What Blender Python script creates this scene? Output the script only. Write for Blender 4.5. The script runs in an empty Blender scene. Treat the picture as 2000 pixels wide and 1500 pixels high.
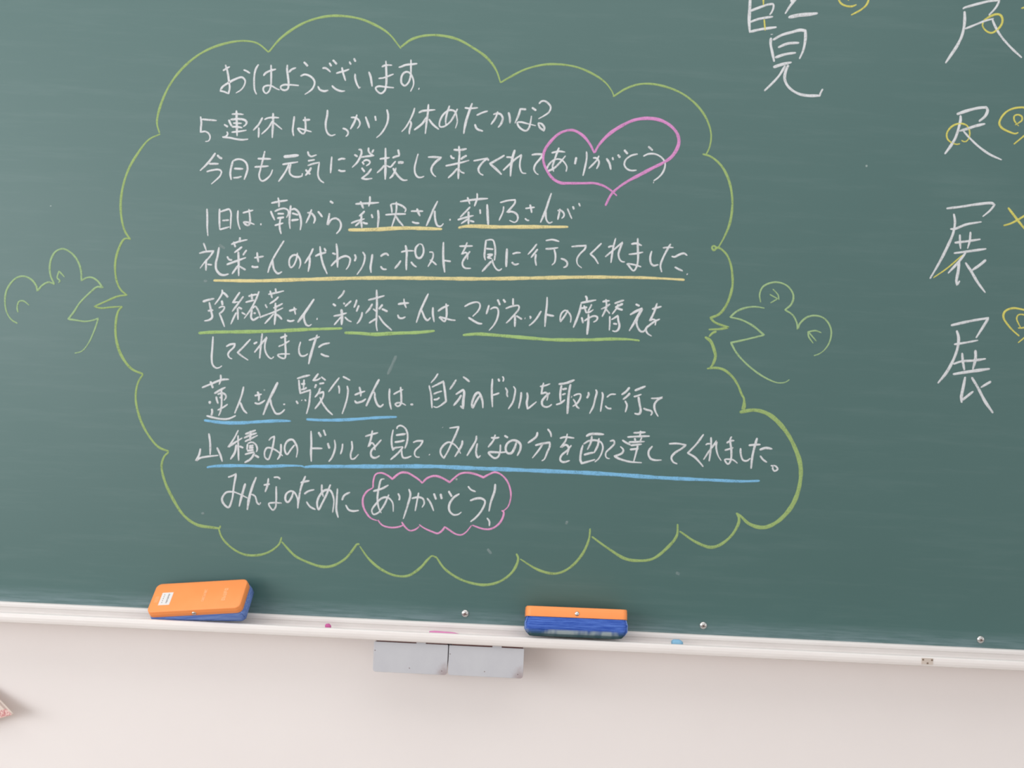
import bpy, bmesh, math, random
from mathutils import Vector, Matrix, Euler

sc = bpy.context.scene
EYE = 1.28                      # height of the camera above the floor
DIST = 1.5368                   # camera to the face of the chalkboard

# ---------------------------------------------------------------- camera
cam_data = bpy.data.cameras.new('camera')
cam_data.sensor_width = 36.0
cam_data.lens = 1921.0 / 2000.0 * 36.0
cam_data.clip_start = 0.02
cam = bpy.data.objects.new('camera', cam_data)
sc.collection.objects.link(cam)
ROLL = math.radians(2.73)
cam.matrix_world = Matrix((
    (math.cos(ROLL), -math.sin(ROLL), 0, 0),
    (0, 0, -1, -DIST),
    (math.sin(ROLL), math.cos(ROLL), 0, EYE),
    (0, 0, 0, 1)))
cam_data.dof.use_dof = True     # the snapshot is focused a little short of the board
cam_data.dof.focus_distance = 1.36
cam_data.dof.aperture_fstop = 3.0
sc.camera = cam

# ---------------------------------------------------------------- light
world = bpy.data.worlds.new('world')
sc.world = world
world.use_nodes = True
bg = world.node_tree.nodes['Background']
bg.inputs['Color'].default_value = (0.985, 1.0, 1.0, 1)
# the bright window bands of a classroom lie at eye level; ceiling and floor are dimmer
_nt = world.node_tree
_tc = _nt.nodes.new('ShaderNodeTexCoord'); _sx = _nt.nodes.new('ShaderNodeSeparateXYZ')
_ab = _nt.nodes.new('ShaderNodeMath'); _ab.operation = 'ABSOLUTE'
_mr = _nt.nodes.new('ShaderNodeMapRange'); _mr.interpolation_type = 'SMOOTHSTEP'
_mr.inputs['From Min'].default_value = 0.02; _mr.inputs['From Max'].default_value = 0.42
_mr.inputs['To Min'].default_value = 1.16; _mr.inputs['To Max'].default_value = 0.58
_nt.links.new(_tc.outputs['Generated'], _sx.inputs[0]); _nt.links.new(_sx.outputs['Z'], _ab.inputs[0])
_nt.links.new(_ab.outputs[0], _mr.inputs['Value']); _nt.links.new(_mr.outputs['Result'], bg.inputs['Strength'])

def area(name, loc, target, sx, sy, power, col):
    d = bpy.data.lights.new(name, 'AREA')
    d.shape = 'RECTANGLE'; d.size = sx; d.size_y = sy
    d.energy = power; d.color = col
    o = bpy.data.objects.new(name, d)
    sc.collection.objects.link(o)
    o.location = loc
    o.rotation_euler = (Vector(target) - Vector(loc)).to_track_quat('-Z', 'Y').to_euler()
    return o
# daylight from the classroom windows on the left-hand wall
area('window_light', (-3.4, -3.4, EYE + 0.48), (0.4, -0.4, EYE - 0.1), 4.4, 1.6, 98, (0.96, 0.99, 1.0))
# fluorescent lamps under the ceiling
area('ceiling_light', (-0.3, -1.35, EYE + 1.65), (-0.2, -0.9, EYE - 1.2), 3.6, 1.5, 24, (1.0, 0.97, 0.95))

sc.view_settings.view_transform = 'Standard'
sc.view_settings.look = 'None'
sc.view_settings.exposure = 0.0
sc.view_settings.gamma = 1.0
sc.view_settings.use_curve_mapping = False

# ---------------------------------------------------------------- helpers
random.seed(7)
def srgb(r, g, b):
    f = lambda c: (c / 255 / 12.92) if c / 255 <= 0.04045 else ((c / 255 + 0.055) / 1.055) ** 2.4
    return (f(r), f(g), f(b), 1.0)

def material(name, col, rough=0.6, spec=0.5, metal=0.0):
    m = bpy.data.materials.new(name); m.use_nodes = True
    b = m.node_tree.nodes['Principled BSDF']
    b.inputs['Base Color'].default_value = col
    b.inputs['Roughness'].default_value = rough
    b.inputs['Specular IOR Level'].default_value = spec
    b.inputs['Metallic'].default_value = metal
    return m, m.node_tree, b

def node(nt, kind, **kw):
    n = nt.nodes.new(kind)
    for k, v in kw.items():
        if k in n.inputs: n.inputs[k].default_value = v
        else: setattr(n, k, v)
    return n

def mapping(nt, scale):
    tc = node(nt, 'ShaderNodeTexCoord'); mp = node(nt, 'ShaderNodeMapping')
    mp.inputs['Scale'].default_value = scale
    nt.links.new(tc.outputs['Object'], mp.inputs['Vector'])
    return mp.outputs['Vector']

def noise(nt, vec, scale, detail=4, rough=0.6):
    n = node(nt, 'ShaderNodeTexNoise', Scale=scale, Detail=detail, Roughness=rough)
    nt.links.new(vec, n.inputs['Vector'])
    return n.outputs['Fac']

def ramp(nt, fac, stops):
    r = node(nt, 'ShaderNodeValToRGB')
    while len(r.color_ramp.elements) < len(stops): r.color_ramp.elements.new(0.5)
    for e, (p, c) in zip(r.color_ramp.elements, stops):
        e.position = p; e.color = c if len(c) == 4 else (*c, 1)
    nt.links.new(fac, r.inputs['Fac'])
    return r.outputs['Color']

def mix(nt, fac, a, b):
    m = node(nt, 'ShaderNodeMix', data_type='RGBA')
    ins = [m.inputs[0], m.inputs[6], m.inputs[7]]
    for s, v in zip(ins, (fac, a, b)):
        if hasattr(v, 'is_linked'): nt.links.new(v, s)
        else: s.default_value = v
    return m.outputs[2]

def bump(nt, b, height, strength, dist=0.001):
    n = node(nt, 'ShaderNodeBump', Strength=strength, Distance=dist)
    nt.links.new(height, n.inputs['Height'])
    nt.links.new(n.outputs['Normal'], b.inputs['Normal'])

def grey(v): return (v, v, v, 1)

def link(name, bm, mat, parent=None, smooth=True):
    me = bpy.data.meshes.new(name)
    bmesh.ops.recalc_face_normals(bm, faces=bm.faces)
    bm.to_mesh(me); bm.free()
    me.materials.append(mat)
    if smooth:
        for p in me.polygons: p.use_smooth = True
    o = bpy.data.objects.new(name, me)
    sc.collection.objects.link(o)
    if parent: o.parent = parent
    return o

def thing(name, label, cat, loc=(0, 0, 0), rot=(0, 0, 0), group=None):
    o = bpy.data.objects.new(name, None)
    sc.collection.objects.link(o)
    o.empty_display_size = 0.05
    o.location = loc; o.rotation_euler = rot
    return tag(o, label, cat, group)

def tag(o, label, cat, group=None):
    o['label'] = label; o['category'] = cat
    if group: o['group'] = group
    return o

def bevel_mod(o, width, seg=3):
    m = o.modifiers.new('bevel', 'BEVEL'); m.width = width; m.segments = seg
    m.limit_method = 'ANGLE'; m.angle_limit = math.radians(35)
    return o

def box(bm, x0, x1, y0, y1, z0, z1):
    v = [bm.verts.new(p) for p in ((x0,y0,z0),(x1,y0,z0),(x1,y1,z0),(x0,y1,z0),(x0,y0,z1),(x1,y0,z1),(x1,y1,z1),(x0,y1,z1))]
    for f in ((0,3,2,1),(4,5,6,7),(0,1,5,4),(1,2,6,5),(2,3,7,6),(3,0,4,7)):
        bm.faces.new([v[i] for i in f])

def extrude_profile(bm, pts, x0, x1):
    a = [bm.verts.new((x0, y, z)) for y, z in pts]
    b = [bm.verts.new((x1, y, z)) for y, z in pts]
    n = len(pts)
    for i in range(n):
        j = (i + 1) % n
        bm.faces.new((a[i], a[j], b[j], b[i]))
    bm.faces.new(a); bm.faces.new(b[::-1])

def rounded_rect(lx, ly, r, seg=8):
    out = []
    for cx, cy, a0 in ((lx/2-r, ly/2-r, 0), (-lx/2+r, ly/2-r, 90), (-lx/2+r, -ly/2+r, 180), (lx/2-r, -ly/2+r, 270)):
        for i in range(seg + 1):
            a = math.radians(a0 + 90 * i / seg)
            out.append((cx + r * math.cos(a), cy + r * math.sin(a)))
    return out

def stack_rings(bm, rings, cap0=True, cap1=True):
    vr = [[bm.verts.new(p) for p in r] for r in rings]
    n = len(vr[0])
    for a, b in zip(vr, vr[1:]):
        for i in range(n):
            j = (i + 1) % n
            bm.faces.new((a[i], a[j], b[j], b[i]))
    if cap0: bm.faces.new(vr[0][::-1])
    if cap1: bm.faces.new(vr[-1])
    return vr

def dome(bm, r, h, at, axis='-y', seg=24, rings=6, slot=False):
    """low domed screw head with its flat side at `at`, bulging along `axis`"""
    rows = []
    for i in range(rings):
        a = math.pi / 2 * i / rings
        rows.append([(r * math.cos(a) * math.cos(t), r * math.cos(a) * math.sin(t), h * math.sin(a))
                     for t in (2 * math.pi * k / seg for k in range(seg))])
    conv = {'-y': lambda p: (at[0] + p[0], at[1] - p[2], at[2] + p[1]),
            'x': lambda p: (at[0] + p[2], at[1] + p[0], at[2] + p[1])}[axis]
    stack_rings(bm, [[conv(p) for p in r_] for r_ in rows])

STROKES = {
    'l1': (
        '1 -4710,4770 -4680,4692 -4658,4605 -4637,4491 -4625,4413 -4640,4320* -4712,4347 -4769,4357* -4741,4416 -4648,4489 -4528,4558 -4441,4584 -4390,4538 -4400,4459 -4449,4386 -4526,4334|'
        '1 -4745,4670 -4694,4709 -4634,4743|'
        '1 -4425,4704 -4375,4685 -4316,4652+'
        '1 -4191,4799 -4232,4722 -4249,4624 -4247,4492 -4234,4396 -4200,4327|'
        '1 -4108,4622 -4075,4668 -4006,4707 -3915,4737|'
        '1 -3998,4804 -3988,4646 -3985,4487 -4009,4389 -4055,4352 -4097,4394 -4095,4447 -4039,4476 -3969,4470 -3896,4434 -3843,4415+'
        '1 -3743,4816 -3744,4745 -3721,4606 -3708,4501 -3720,4438 -3763,4414 -3821,4433 -3832,4468 -3785,4497 -3688,4503 -3547,4499|'
        '1 -3715,4694 -3673,4744 -3604,4774+'
        '1 -3490,4872 -3458,4843 -3421,4805|'
        '1 -3532,4645 -3467,4675 -3387,4657 -3323,4607 -3303,4555 -3330,4466 -3384,4410 -3453,4363+'
        '1 -3196,4785 -3148,4792 -3103,4767 -3061,4730|'
        '1 -3252,4505 -3215,4449 -3148,4430 -3083,4447|'
        '1 -3090,4878 -3071,4848 -3052,4822|'
        '1 -3040,4924 -3007,4895 -2970,4857+'
        '1 -2977,4716 -2908,4741 -2838,4762 -2773,4792|'
        '1 -2889,4817 -2872,4743 -2847,4674 -2822,4604|'
        '1 -3034,4524 -2983,4478 -2920,4450 -2867,4442 -2823,4450|'
        '1 -2779,4910 -2750,4863|'
        '1 -2711,4967 -2697,4941 -2678,4911+'
        '1 -2679,4726 -2674,4656 -2649,4577 -2605,4500* -2584,4523|'
        '1 -2468,4767 -2433,4685 -2417,4606 -2403,4536+'
        '1 -2270,4851 -2209,4880 -2104,4885|'
        '1 -2314,4668 -2235,4681 -2149,4716 -2075,4750|'
        '1 -2208,4951 -2198,4837 -2188,4705 -2186,4573 -2204,4484 -2259,4437 -2322,4470 -2346,4521 -2299,4546 -2202,4541 -2061,4535+'
        '1 -2006,4855 -1962,4870 -1893,4900 -1806,4913 -1714,4929|'
        '1 -1818,4987 -1812,4855 -1811,4741 -1836,4634 -1895,4574 -1945,4611 -1954,4699 -1922,4771 -1870,4793 -1816,4767 -1768,4681 -1760,4593 -1803,4486|'
        '1 -1680,4540 -1664,4535|'
    ),
    'l2': (
        '1 -5059,3944 -5041,3844 -5045,3764 -5044,3699* -4972,3712 -4916,3680 -4893,3621 -4920,3565 -4970,3557|'
        '1 -5036,3900 -4921,3895 -4801,3891+'
        '1 -4576,4002 -4476,4009 -4386,4006|'
        '1.2 -4504,4065 -4489,3871 -4474,3661|'
        '1 -4617,3915 -4589,3856 -4562,3812|'
        '1 -4592,3916 -4472,3931 -4372,3921 -4335,3888 -4348,3847 -4387,3815|'
        '1 -4549,3863 -4409,3866|'
        '1 -4566,3805 -4466,3807 -4396,3795|'
        '1 -4567,3719 -4443,3738 -4329,3763|'
        '1 -4688,3836 -4621,3799|'
        '1 -4638,3728 -4621,3694 -4649,3648 -4703,3635* -4578,3631 -4487,3615 -4387,3610 -4298,3624+'
        '1 -4089,3975 -4148,3857 -4229,3763|'
        '1 -4142,3817 -4138,3737 -4139,3652|'
        '1 -4062,3941 -4004,3969 -3924,3980 -3829,3980|'
        '1 -3929,4052 -3922,3898 -3924,3767 -3924,3657|'
        '1 -3932,3927 -3987,3824 -4096,3709|'
        '1 -3921,3908 -3858,3861 -3775,3799+'
        '1 -3595,4018 -3604,3893 -3610,3792 -3590,3703|'
        '1.2 -3463,3960 -3343,3975|'
        '1 -3430,4016 -3415,3902 -3414,3792 -3443,3750 -3494,3778 -3531,3831 -3496,3828* -3425,3811 -3314,3786+'
        '1 -3083,4143 -3082,4068 -3101,3937 -3091,3837 -3058,3769 -3007,3741 -2938,3764+'
        '1 -2837,3864 -2787,3852 -2747,3814 -2752,3763 -2781,3737+'
        '1 -2716,4040 -2645,4039 -2594,4011 -2566,3952 -2579,3907 -2607,3870|'
        '1 -2618,4090 -2652,3978 -2712,3855|'
        '1 -2486,4066 -2453,3988 -2430,3929 -2416,3884+'
        '1 -2337,4083 -2318,4004|'
        '1 -2157,4192 -2133,4103 -2138,3993 -2178,3891 -2238,3798 -2301,3740+'
        '1 -1724,4238 -1740,4162 -1794,4029 -1849,3926 -1911,3853|'
        '1 -1779,4030 -1767,3980 -1787,3889 -1789,3819|'
        '1 -1660,4161 -1602,4193 -1502,4208 -1398,4223|'
        '1 -1512,4308 -1515,4163 -1528,4012 -1539,3836|'
        '1 -1523,4112 -1592,3999 -1717,3888|'
        '1 -1496,4073 -1432,3996 -1328,3916+'
        '1 -1181,4299 -1215,4177 -1230,4066 -1221,3976|'
        '1 -1054,4255 -1099,4152 -1164,4039 -1260,3964 -1315,3962 -1327,4001 -1297,4113 -1231,4196 -1163,4229 -1092,4208 -1057,4114 -1049,4045 -1074,3943+'
        '1 -945,4275 -864,4269 -735,4285|'
        '1.2 -828,4355 -863,4244 -906,4091 -930,3960 -940,3865|'
        '1 -754,4164 -661,4213 -578,4242|'
        '1 -773,4028 -745,3964 -708,3941 -638,3924+'
        '1 -495,4191 -441,4209 -381,4202 -343,4148 -350,4088 -373,4037 -411,3990|'
        '1 -423,4245 -453,4143 -523,4030|'
        '1 -257,4238 -234,4164 -224,4064+'
        '1 -70,4312 -100,4190 -149,4068|'
        '1 -70,4297 20,4296|'
        '1 104,4330 176,4283|'
        '1 105,4200 95,4099 70,3998 31,3961 -40,3983 -98,4040 -110,4084 -45,4093* 56,4072 182,4048+'
        '1 211,4390 249,4432 299,4439 361,4402 398,4349 377,4273 300,4209 212,4155|'
        '1 210,4095 249,4016 311,3979* 313,4030 266,4082 210,4095|'
    ),
    'l3': (
        '1 -4797,3385 -4871,3272 -4947,3178 -5028,3094|'
        '1 -4770,3357 -4733,3318 -4688,3300|'
        '1 -4898,3210 -4739,3218|'
        '1 -4927,3084 -4834,3113 -4734,3126 -4693,3100 -4710,3029 -4767,2966 -4843,2893+'
        '1 -4517,3284 -4541,3177 -4552,3077 -4532,2973|'
        '1 -4521,3273 -4452,3302 -4372,3296 -4310,3248 -4286,3169 -4302,3079 -4332,2987|'
        '1 -4500,3154 -4350,3156|'
        '1 -4508,3009 -4429,3017 -4370,3040+'
        '1 -4029,3452 -4053,3321 -4085,3159 -4101,3068 -4077,2999 -4042,2981 -3978,3019 -3921,3087 -3895,3168|'
        '1 -4138,3327 -3923,3332|'
        '1 -4182,3194 -3958,3220+'
        '1.4 -3735,3376 -3626,3391 -3496,3412|'
        '1 -3749,3255 -3620,3281 -3501,3307|'
        '1 -3644,3260 -3676,3179 -3740,3065 -3796,2983|'
        '1 -3615,3267 -3631,3191 -3623,3121 -3571,3078 -3490,3072 -3431,3090* -3428,3135+'
        '1 -3360,3479 -3342,3425 -3306,3401 -3217,3431|'
        '1 -3352,3329 -3243,3354|'
        '1 -3354,3254 -3270,3288 -3171,3313* -3182,3212 -3182,3112 -3149,3043 -3081,2997|'
        '1 -3293,3232 -3320,3175 -3381,3097|'
        '1 -3381,3193 -3344,3154 -3302,3121+'
        '1 -2981,3417 -2985,3292 -2988,3151|'
        '1 -2884,3366 -2825,3389 -2764,3387|'
        '1 -2871,3212 -2825,3194 -2756,3202+'
        '1 -2572,3542 -2532,3543 -2519,3494 -2536,3433 -2582,3341 -2658,3257|'
        '1 -2633,3464 -2576,3431|'
        '1 -2551,3422 -2437,3443 -2318,3464|'
        '1 -2413,3584 -2411,3529 -2379,3486 -2338,3473|'
        '1 -2332,3558 -2359,3502|'
        '1 -2503,3360 -2471,3311|'
        '1 -2488,3365 -2434,3388 -2383,3365 -2391,3330 -2440,3293|'
        '1 -2508,3264 -2455,3197|'
        '1 -2353,3257 -2404,3179 -2500,3094* -2420,3088 -2331,3105+'
        '1.1 -2149,3592 -2140,3412 -2130,3092|'
        '1 -2235,3412 -2156,3426 -2076,3440|'
        '1 -2151,3321 -2198,3259 -2265,3191|'
        '1 -2125,3318 -2059,3296 -2021,3338 -1979,3395|'
        '1 -1953,3576 -1940,3532 -1928,3482|'
        '1 -2036,3437 -1977,3465 -1918,3478|'
        '1.3 -1948,3371 -1853,3376|'
        '1 -1969,3290 -1986,3229 -2023,3157 -2066,3115|'
        '1 -2019,3283 -1986,3229 -1922,3152 -1850,3100 -1780,3104+'
        '1 -1635,3526 -1660,3415 -1679,3304 -1670,3224 -1633,3166 -1582,3153 -1523,3176+'
        '1 -1482,3478 -1377,3483 -1272,3478* -1354,3409 -1410,3327 -1417,3266 -1384,3208 -1338,3175+'
        '1 -1088,3612 -983,3612 -879,3637|'
        '1 -1129,3525 -1107,3486 -1062,3475|'
        '1 -874,3532 -937,3494 -966,3463|'
        '1 -1201,3352 -1082,3382 -954,3418 -831,3459|'
        '1.2 -1006,3676 -991,3557 -993,3397 -991,3156|'
        '1 -1010,3326 -1076,3242 -1152,3164|'
        '1 -989,3307 -947,3269 -896,3251+'
        '1 -770,3452 -666,3477 -547,3503* -605,3455 -662,3382 -684,3321 -656,3262 -600,3235|'
        '1 -547,3503 -531,3464+'
        '1.2 -285,3565 -387,3496 -508,3420* -410,3344 -316,3259+'
        '1.1 -129,3658 -159,3536 -176,3385 -179,3235|'
        '1 -259,3537 -169,3536|'
        '1 -299,3325 -203,3424 -108,3519 -21,3583* -40,3472 -36,3382 3,3304 68,3297+'
        '1 134,3590 219,3605 319,3604* 272,3537 197,3433 185,3363 223,3304 259,3286+'
        '1 443,3635 562,3665 659,3658|'
        '1 559,3725 517,3597 486,3487 471,3426 493,3343|'
        '1 667,3604 594,3504 502,3404 397,3345* 384,3374 427,3472 508,3536 592,3540 654,3495 694,3425 685,3352+'
        '1 836,3588 818,3473|'
        '1 988,3685 998,3596 981,3451 952,3299+'
        '1 1094,3588 1155,3585 1193,3533 1184,3472 1157,3417|'
        '1 1189,3629 1156,3555 1036,3417|'
        '1 1304,3592 1356,3517 1385,3416|'
        '1 1399,3615 1414,3567|'
        '1 1481,3661 1520,3608+'
        '1 1574,3737 1637,3674|'
        '1 1793,3682 1692,3653 1605,3577 1591,3504 1630,3446 1697,3419 1787,3429+'
        '1 1949,3809 2024,3747|'
        '1 1878,3650 1954,3689 2062,3694 2173,3640 2225,3558 2207,3437 2139,3338 2058,3274|'
        '1 2054,3250 2066,3248|'
    ),
    'heart': (
        '1.2 1115,3661 1036,3802 922,3928 786,4000 690,4001 549,3941 400,3783 329,3648 324,3503 384,3362 486,3235 609,3175 754,3176 969,3186 1137,3194 1283,3159 1394,3098 1500,3013|'
        '1.5 1115,3667 1181,3797 1317,3959 1502,4100 1702,4206 1916,4246 2121,4226 2294,4138 2395,4023 2425,3904 2395,3782 2316,3658 2201,3569 2037,3477 1861,3372 1663,3255 1524,3152 1409,3033 1322,2848|'
    ),
    'l4': (
        '1 -4890,2510 -4878,2370 -4871,2211 -4855,2081+'
        '1 -4693,2519 -4688,2359 -4675,2190|'
        '1 -4688,2465 -4604,2499 -4545,2516 -4513,2468 -4509,2358 -4510,2208|'
        '1 -4646,2333 -4537,2347|'
        '1 -4680,2190 -4611,2213 -4522,2242+'
        '1 -4404,2508 -4404,2393 -4389,2294 -4355,2205|'
        '1 -4332,2468 -4244,2496 -4165,2519|'
        '1 -4238,2536 -4215,2422 -4210,2322 -4228,2281 -4274,2289 -4306,2328* -4215,2322 -4134,2296|'
        '1 -4049,2305 -4024,2303+'
        '1.1 -3895,2642 -3772,2673 -3633,2700|'
        '1 -3790,2738 -3771,2663 -3769,2583|'
        '1 -3895,2522 -3861,2449 -3822,2376|'
        '1 -3834,2515 -3766,2549 -3687,2569 -3631,2550 -3613,2501 -3645,2424|'
        '1 -3788,2482 -3683,2487|'
        '1 -3789,2410 -3680,2432|'
        '1 -3734,2415 -3745,2324 -3736,2245 -3712,2166|'
        '1 -3824,2295 -3755,2319 -3686,2342|'
        '1.1 -3584,2627 -3592,2482 -3591,2352 -3576,2252|'
        '1 -3576,2553 -3526,2570 -3464,2528 -3419,2420 -3410,2330 -3421,2240|'
        '1 -3563,2503 -3462,2478|'
        '1 -3568,2388 -3449,2408+'
        '1 -3324,2520 -3264,2517 -3206,2460 -3198,2410 -3216,2355|'
        '1 -3256,2578 -3282,2486 -3336,2354|'
        '1 -3160,2552 -3123,2514 -3081,2461+'
        '1 -2978,2721 -2921,2684|'
        '1 -2974,2531 -2985,2441 -2995,2350 -2939,2433 -2880,2454 -2819,2428 -2786,2360 -2802,2279 -2854,2212+'
        '1 -2581,2692 -2452,2706 -2332,2717 -2208,2733|'
        '1 -2503,2739 -2476,2685 -2448,2626|'
        '1 -2357,2826 -2354,2751 -2369,2660|'
        '1 -2426,2592 -2464,2546 -2512,2503|'
        '1 -2632,2387 -2548,2426 -2420,2468|'
        '1 -2473,2525 -2474,2435 -2458,2321|'
        '1 -2479,2430 -2565,2346|'
        '1 -2453,2416 -2417,2398 -2367,2395|'
        '1 -2319,2547 -2296,2483|'
        '1.2 -2222,2617 -2207,2518 -2213,2327+'
        '1 -2027,2717 -2008,2647 -2000,2578|'
        '1 -2022,2717 -1942,2726 -1861,2704 -1788,2648 -1801,2597|'
        '1 -2104,2545 -1984,2560 -1904,2567 -1780,2573|'
        '1 -1939,2761 -1933,2651 -1944,2550 -1995,2358|'
        '1 -1949,2550 -1889,2463 -1810,2381+'
        '1 -1707,2622 -1617,2626 -1512,2631|'
        '1 -1614,2671 -1596,2617 -1558,2549|'
        '1 -1684,2458 -1628,2440 -1563,2440+'
        '1 -1295,2802 -1358,2658 -1402,2536 -1456,2398|'
        '1 -1333,2650 -1329,2570 -1309,2470 -1276,2412 -1226,2409 -1188,2456|'
        '1 -1101,2518 -1076,2514+'
        '1 -949,2807 -804,2835 -665,2858 -509,2876|'
        '1 -834,2883 -815,2835 -790,2771|'
        '1 -686,2954 -682,2874 -719,2742|'
        '1 -783,2734 -845,2660 -937,2559|'
        '1 -973,2519 -867,2557 -723,2601|'
        '1 -807,2662 -800,2554 -799,2457|'
        '1 -807,2543 -916,2462|'
        '1 -778,2518 -707,2499|'
        '1 -630,2703 -619,2628|'
        '1.2 -521,2789 -509,2655 -489,2461+'
        '1 -323,2820 -200,2859 -87,2875* -90,2826 -141,2753 -202,2675* -127,2689 -55,2655 -31,2602 -45,2547 -81,2524 -164,2552|'
        '1 -261,2769 -268,2688 -325,2539+'
        '1 76,2748 151,2762 226,2776|'
        '1 148,2816 167,2752 181,2682|'
        '1 77,2596 117,2566 149,2567+'
        '1 474,3010 437,2884 391,2719 323,2538|'
        '1 401,2720 405,2633 425,2570 464,2539 512,2563+'
        '1 579,2739 638,2742 683,2701 685,2658 649,2618|'
        '1 620,2773 608,2686 591,2594|'
        '1 733,2784 770,2705 812,2620|'
        '1 818,2821 837,2768|'
        '1 908,2874 932,2821|'
    ),
    'ly': (
        '1.6 -2672,2283 -2472,2293 -2223,2312 -1974,2339 -1724,2356 -1474,2362 -1204,2365|'
        '1.6 -956,2396 -860,2422 -720,2434 -429,2437 -105,2452 219,2468 542,2483 763,2494|'
        '1.6 -4737,1393 -4472,1403 -4032,1421 -3633,1452 -3035,1498 -2576,1531 -2316,1547 -1617,1579 -1117,1596 -598,1616 1,1653 420,1680 770,1704 1119,1725 1519,1742 1919,1755 2269,1758 2619,1754|'
    ),
    'l5': (
        '1 -4920,1973 -4891,1909 -4869,1850|'
        '1 -4982,1805 -4883,1835 -4754,1851* -4809,1763 -4895,1659 -4955,1571|'
        '1.1 -4862,1720 -4863,1630 -4859,1540|'
        '1 -4844,1641 -4768,1635|'
        '1.2 -4672,1920 -4690,1769 -4710,1668 -4700,1568 -4637,1496 -4576,1484 -4502,1507+'
        '1.1 -4489,1968 -4381,2014 -4233,2056|'
        '1 -4451,2015 -4417,1927|'
        '1 -4354,2090 -4355,2005|'
        '1 -4312,1942 -4365,1894 -4433,1841|'
        '1 -4540,1781 -4508,1732 -4457,1725|'
        '1 -4240,1895 -4296,1807|'
        '1 -4544,1650 -4406,1707 -4244,1775|'
        '1.1 -4369,1864 -4357,1714 -4345,1480|'
        '1 -4363,1644 -4452,1505|'
        '1 -4343,1635 -4240,1580+'
        '1 -4119,1776 -4050,1789 -3966,1808|'
        '1 -4074,1868 -4065,1788 -4046,1709|'
        '1 -4153,1644 -4112,1631 -4043,1639+'
        '1.1 -3663,2068 -3727,1955 -3819,1780 -3872,1637 -3893,1551|'
        '1 -3823,1755 -3820,1690 -3791,1601 -3733,1549 -3670,1582+'
        '1 -3444,1888 -3459,1777 -3504,1675 -3538,1653 -3566,1712 -3559,1793 -3512,1845 -3452,1848 -3399,1780 -3390,1710 -3412,1639+'
        '1 -3202,1970 -3243,1868 -3326,1724|'
        '1 -3251,1837 -3246,1737 -3265,1596|'
        '1 -3167,1846 -3093,1885 -2995,1915|'
        '1.1 -3099,2010 -3078,1876 -3036,1727 -2963,1576|'
        '1 -3033,1983 -3000,1929+'
        '1.1 -2846,2062 -2825,1938 -2808,1683|'
        '1 -2904,1909 -2843,1892|'
        '1 -2914,1703 -2829,1797 -2732,1862 -2672,1870 -2620,1837 -2622,1767 -2644,1706 -2677,1659+'
        '1 -2554,1906 -2532,1862 -2548,1796|'
        '1 -2431,1951 -2393,1898 -2394,1818 -2425,1716 -2503,1588+'
        '1 -2274,1924 -2284,1813 -2294,1713 -2280,1628|'
        '1 -2147,1890 -2104,1927 -2055,1939 -2018,1906|'
        '1 -2140,1740 -2098,1697 -2038,1695+'
        '1 -1831,1975 -1747,1999 -1627,2005|'
        '1.1 -1766,2088 -1741,1979 -1740,1839 -1733,1694|'
        '1 -1825,1845 -1862,1783 -1919,1711|'
        '1 -1669,1833 -1627,1785 -1575,1752|'
        '1 -1553,2118 -1600,2056 -1606,1976 -1572,1902 -1522,1900 -1481,1972 -1485,2062 -1512,2110 -1553,2118+'
        '1 -1392,1996 -1336,1994 -1324,1949 -1341,1878 -1401,1765|'
        '1 -1376,1877 -1319,1844 -1262,1797+'
        '1.1 -1175,2167 -1172,2016 -1159,1847 -1132,1688|'
        '1 -1161,1877 -1045,1867+'
        '1 -927,2110 -712,2124|'
        '1 -805,2179 -831,2093 -881,1985* -817,2018 -790,1985 -787,1905|'
        '1 -753,2041 -814,1953 -860,1871 -857,1811 -815,1773 -725,1775+'
        '1 -512,2233 -523,2047 -524,1967 -506,1908|'
        '1 -506,2223 -437,2237 -402,2228 -373,2155 -358,2045 -366,1910|'
        '1 -505,2093 -390,2089|'
        '1 -486,2001 -401,2003 -474,1955 -403,1943|'
        '1 -411,1903 -487,1809 -553,1731|'
        '1 -403,1933 -379,1854 -325,1777 -284,1763 -241,1796+'
        '1.1 -179,2114 -179,1964 -177,1819|'
        '1 -92,2028 -28,2051 42,2054|'
        '1 -96,1903 -49,1865 20,1883+'
        '1 285,2206 229,2123 149,2029|'
        '1 304,2127 252,2054 201,1982|'
        '1 278,2046 272,1955 292,1861|'
        '1 418,2262 522,2282 633,2258|'
        '1 419,2132 529,2143 623,2162|'
        '1 559,2134 583,2040 574,1930 531,1882+'
        '1 666,1994 737,1972 774,1929 757,1873 712,1856+'
        '1 822,2187 936,2202 1051,2213* 1038,2162 962,2078 921,1996 935,1917 1003,1860+'
        '1 1294,2264 1208,2170 1127,2086* 1195,2029 1259,1937+'
        '1 1510,2355 1477,2193 1453,1961|'
        '1 1397,2204 1456,2227 1496,2214|'
        '1 1359,2052 1469,2152 1623,2295* 1587,2198 1566,2107 1585,2028 1627,1990 1672,1990+'
        '1 1754,2271 1833,2285 1925,2254|'
        '1 1721,2109 1831,2125 1950,2155|'
        '1 1854,2371 1862,2211 1874,2062 1860,1931 1814,1858 1708,1964* 1809,1953 1931,1924+'
        '1 2083,2182 2063,2081 2078,1991 2119,1953 2199,1972+'
        '1 2251,2235 2336,2249 2421,2248|'
        '1 2373,2306 2318,2203 2263,2080 2229,1958 2254,1854|'
        '1 2392,2111 2443,2104 2511,2142 2590,2166 2641,2133|'
        '1 2450,1949 2512,1917 2583,1890|'
        '1 2645,1848 2660,1839|'
    ),
    'l6': (
        '1.2 -4891,1053 -4797,1088 -4708,1112|'
        '1 -4786,1053 -4749,915 -4729,816 -4772,774 -4851,755|'
        '1 -4804,914 -4715,931|'
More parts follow.
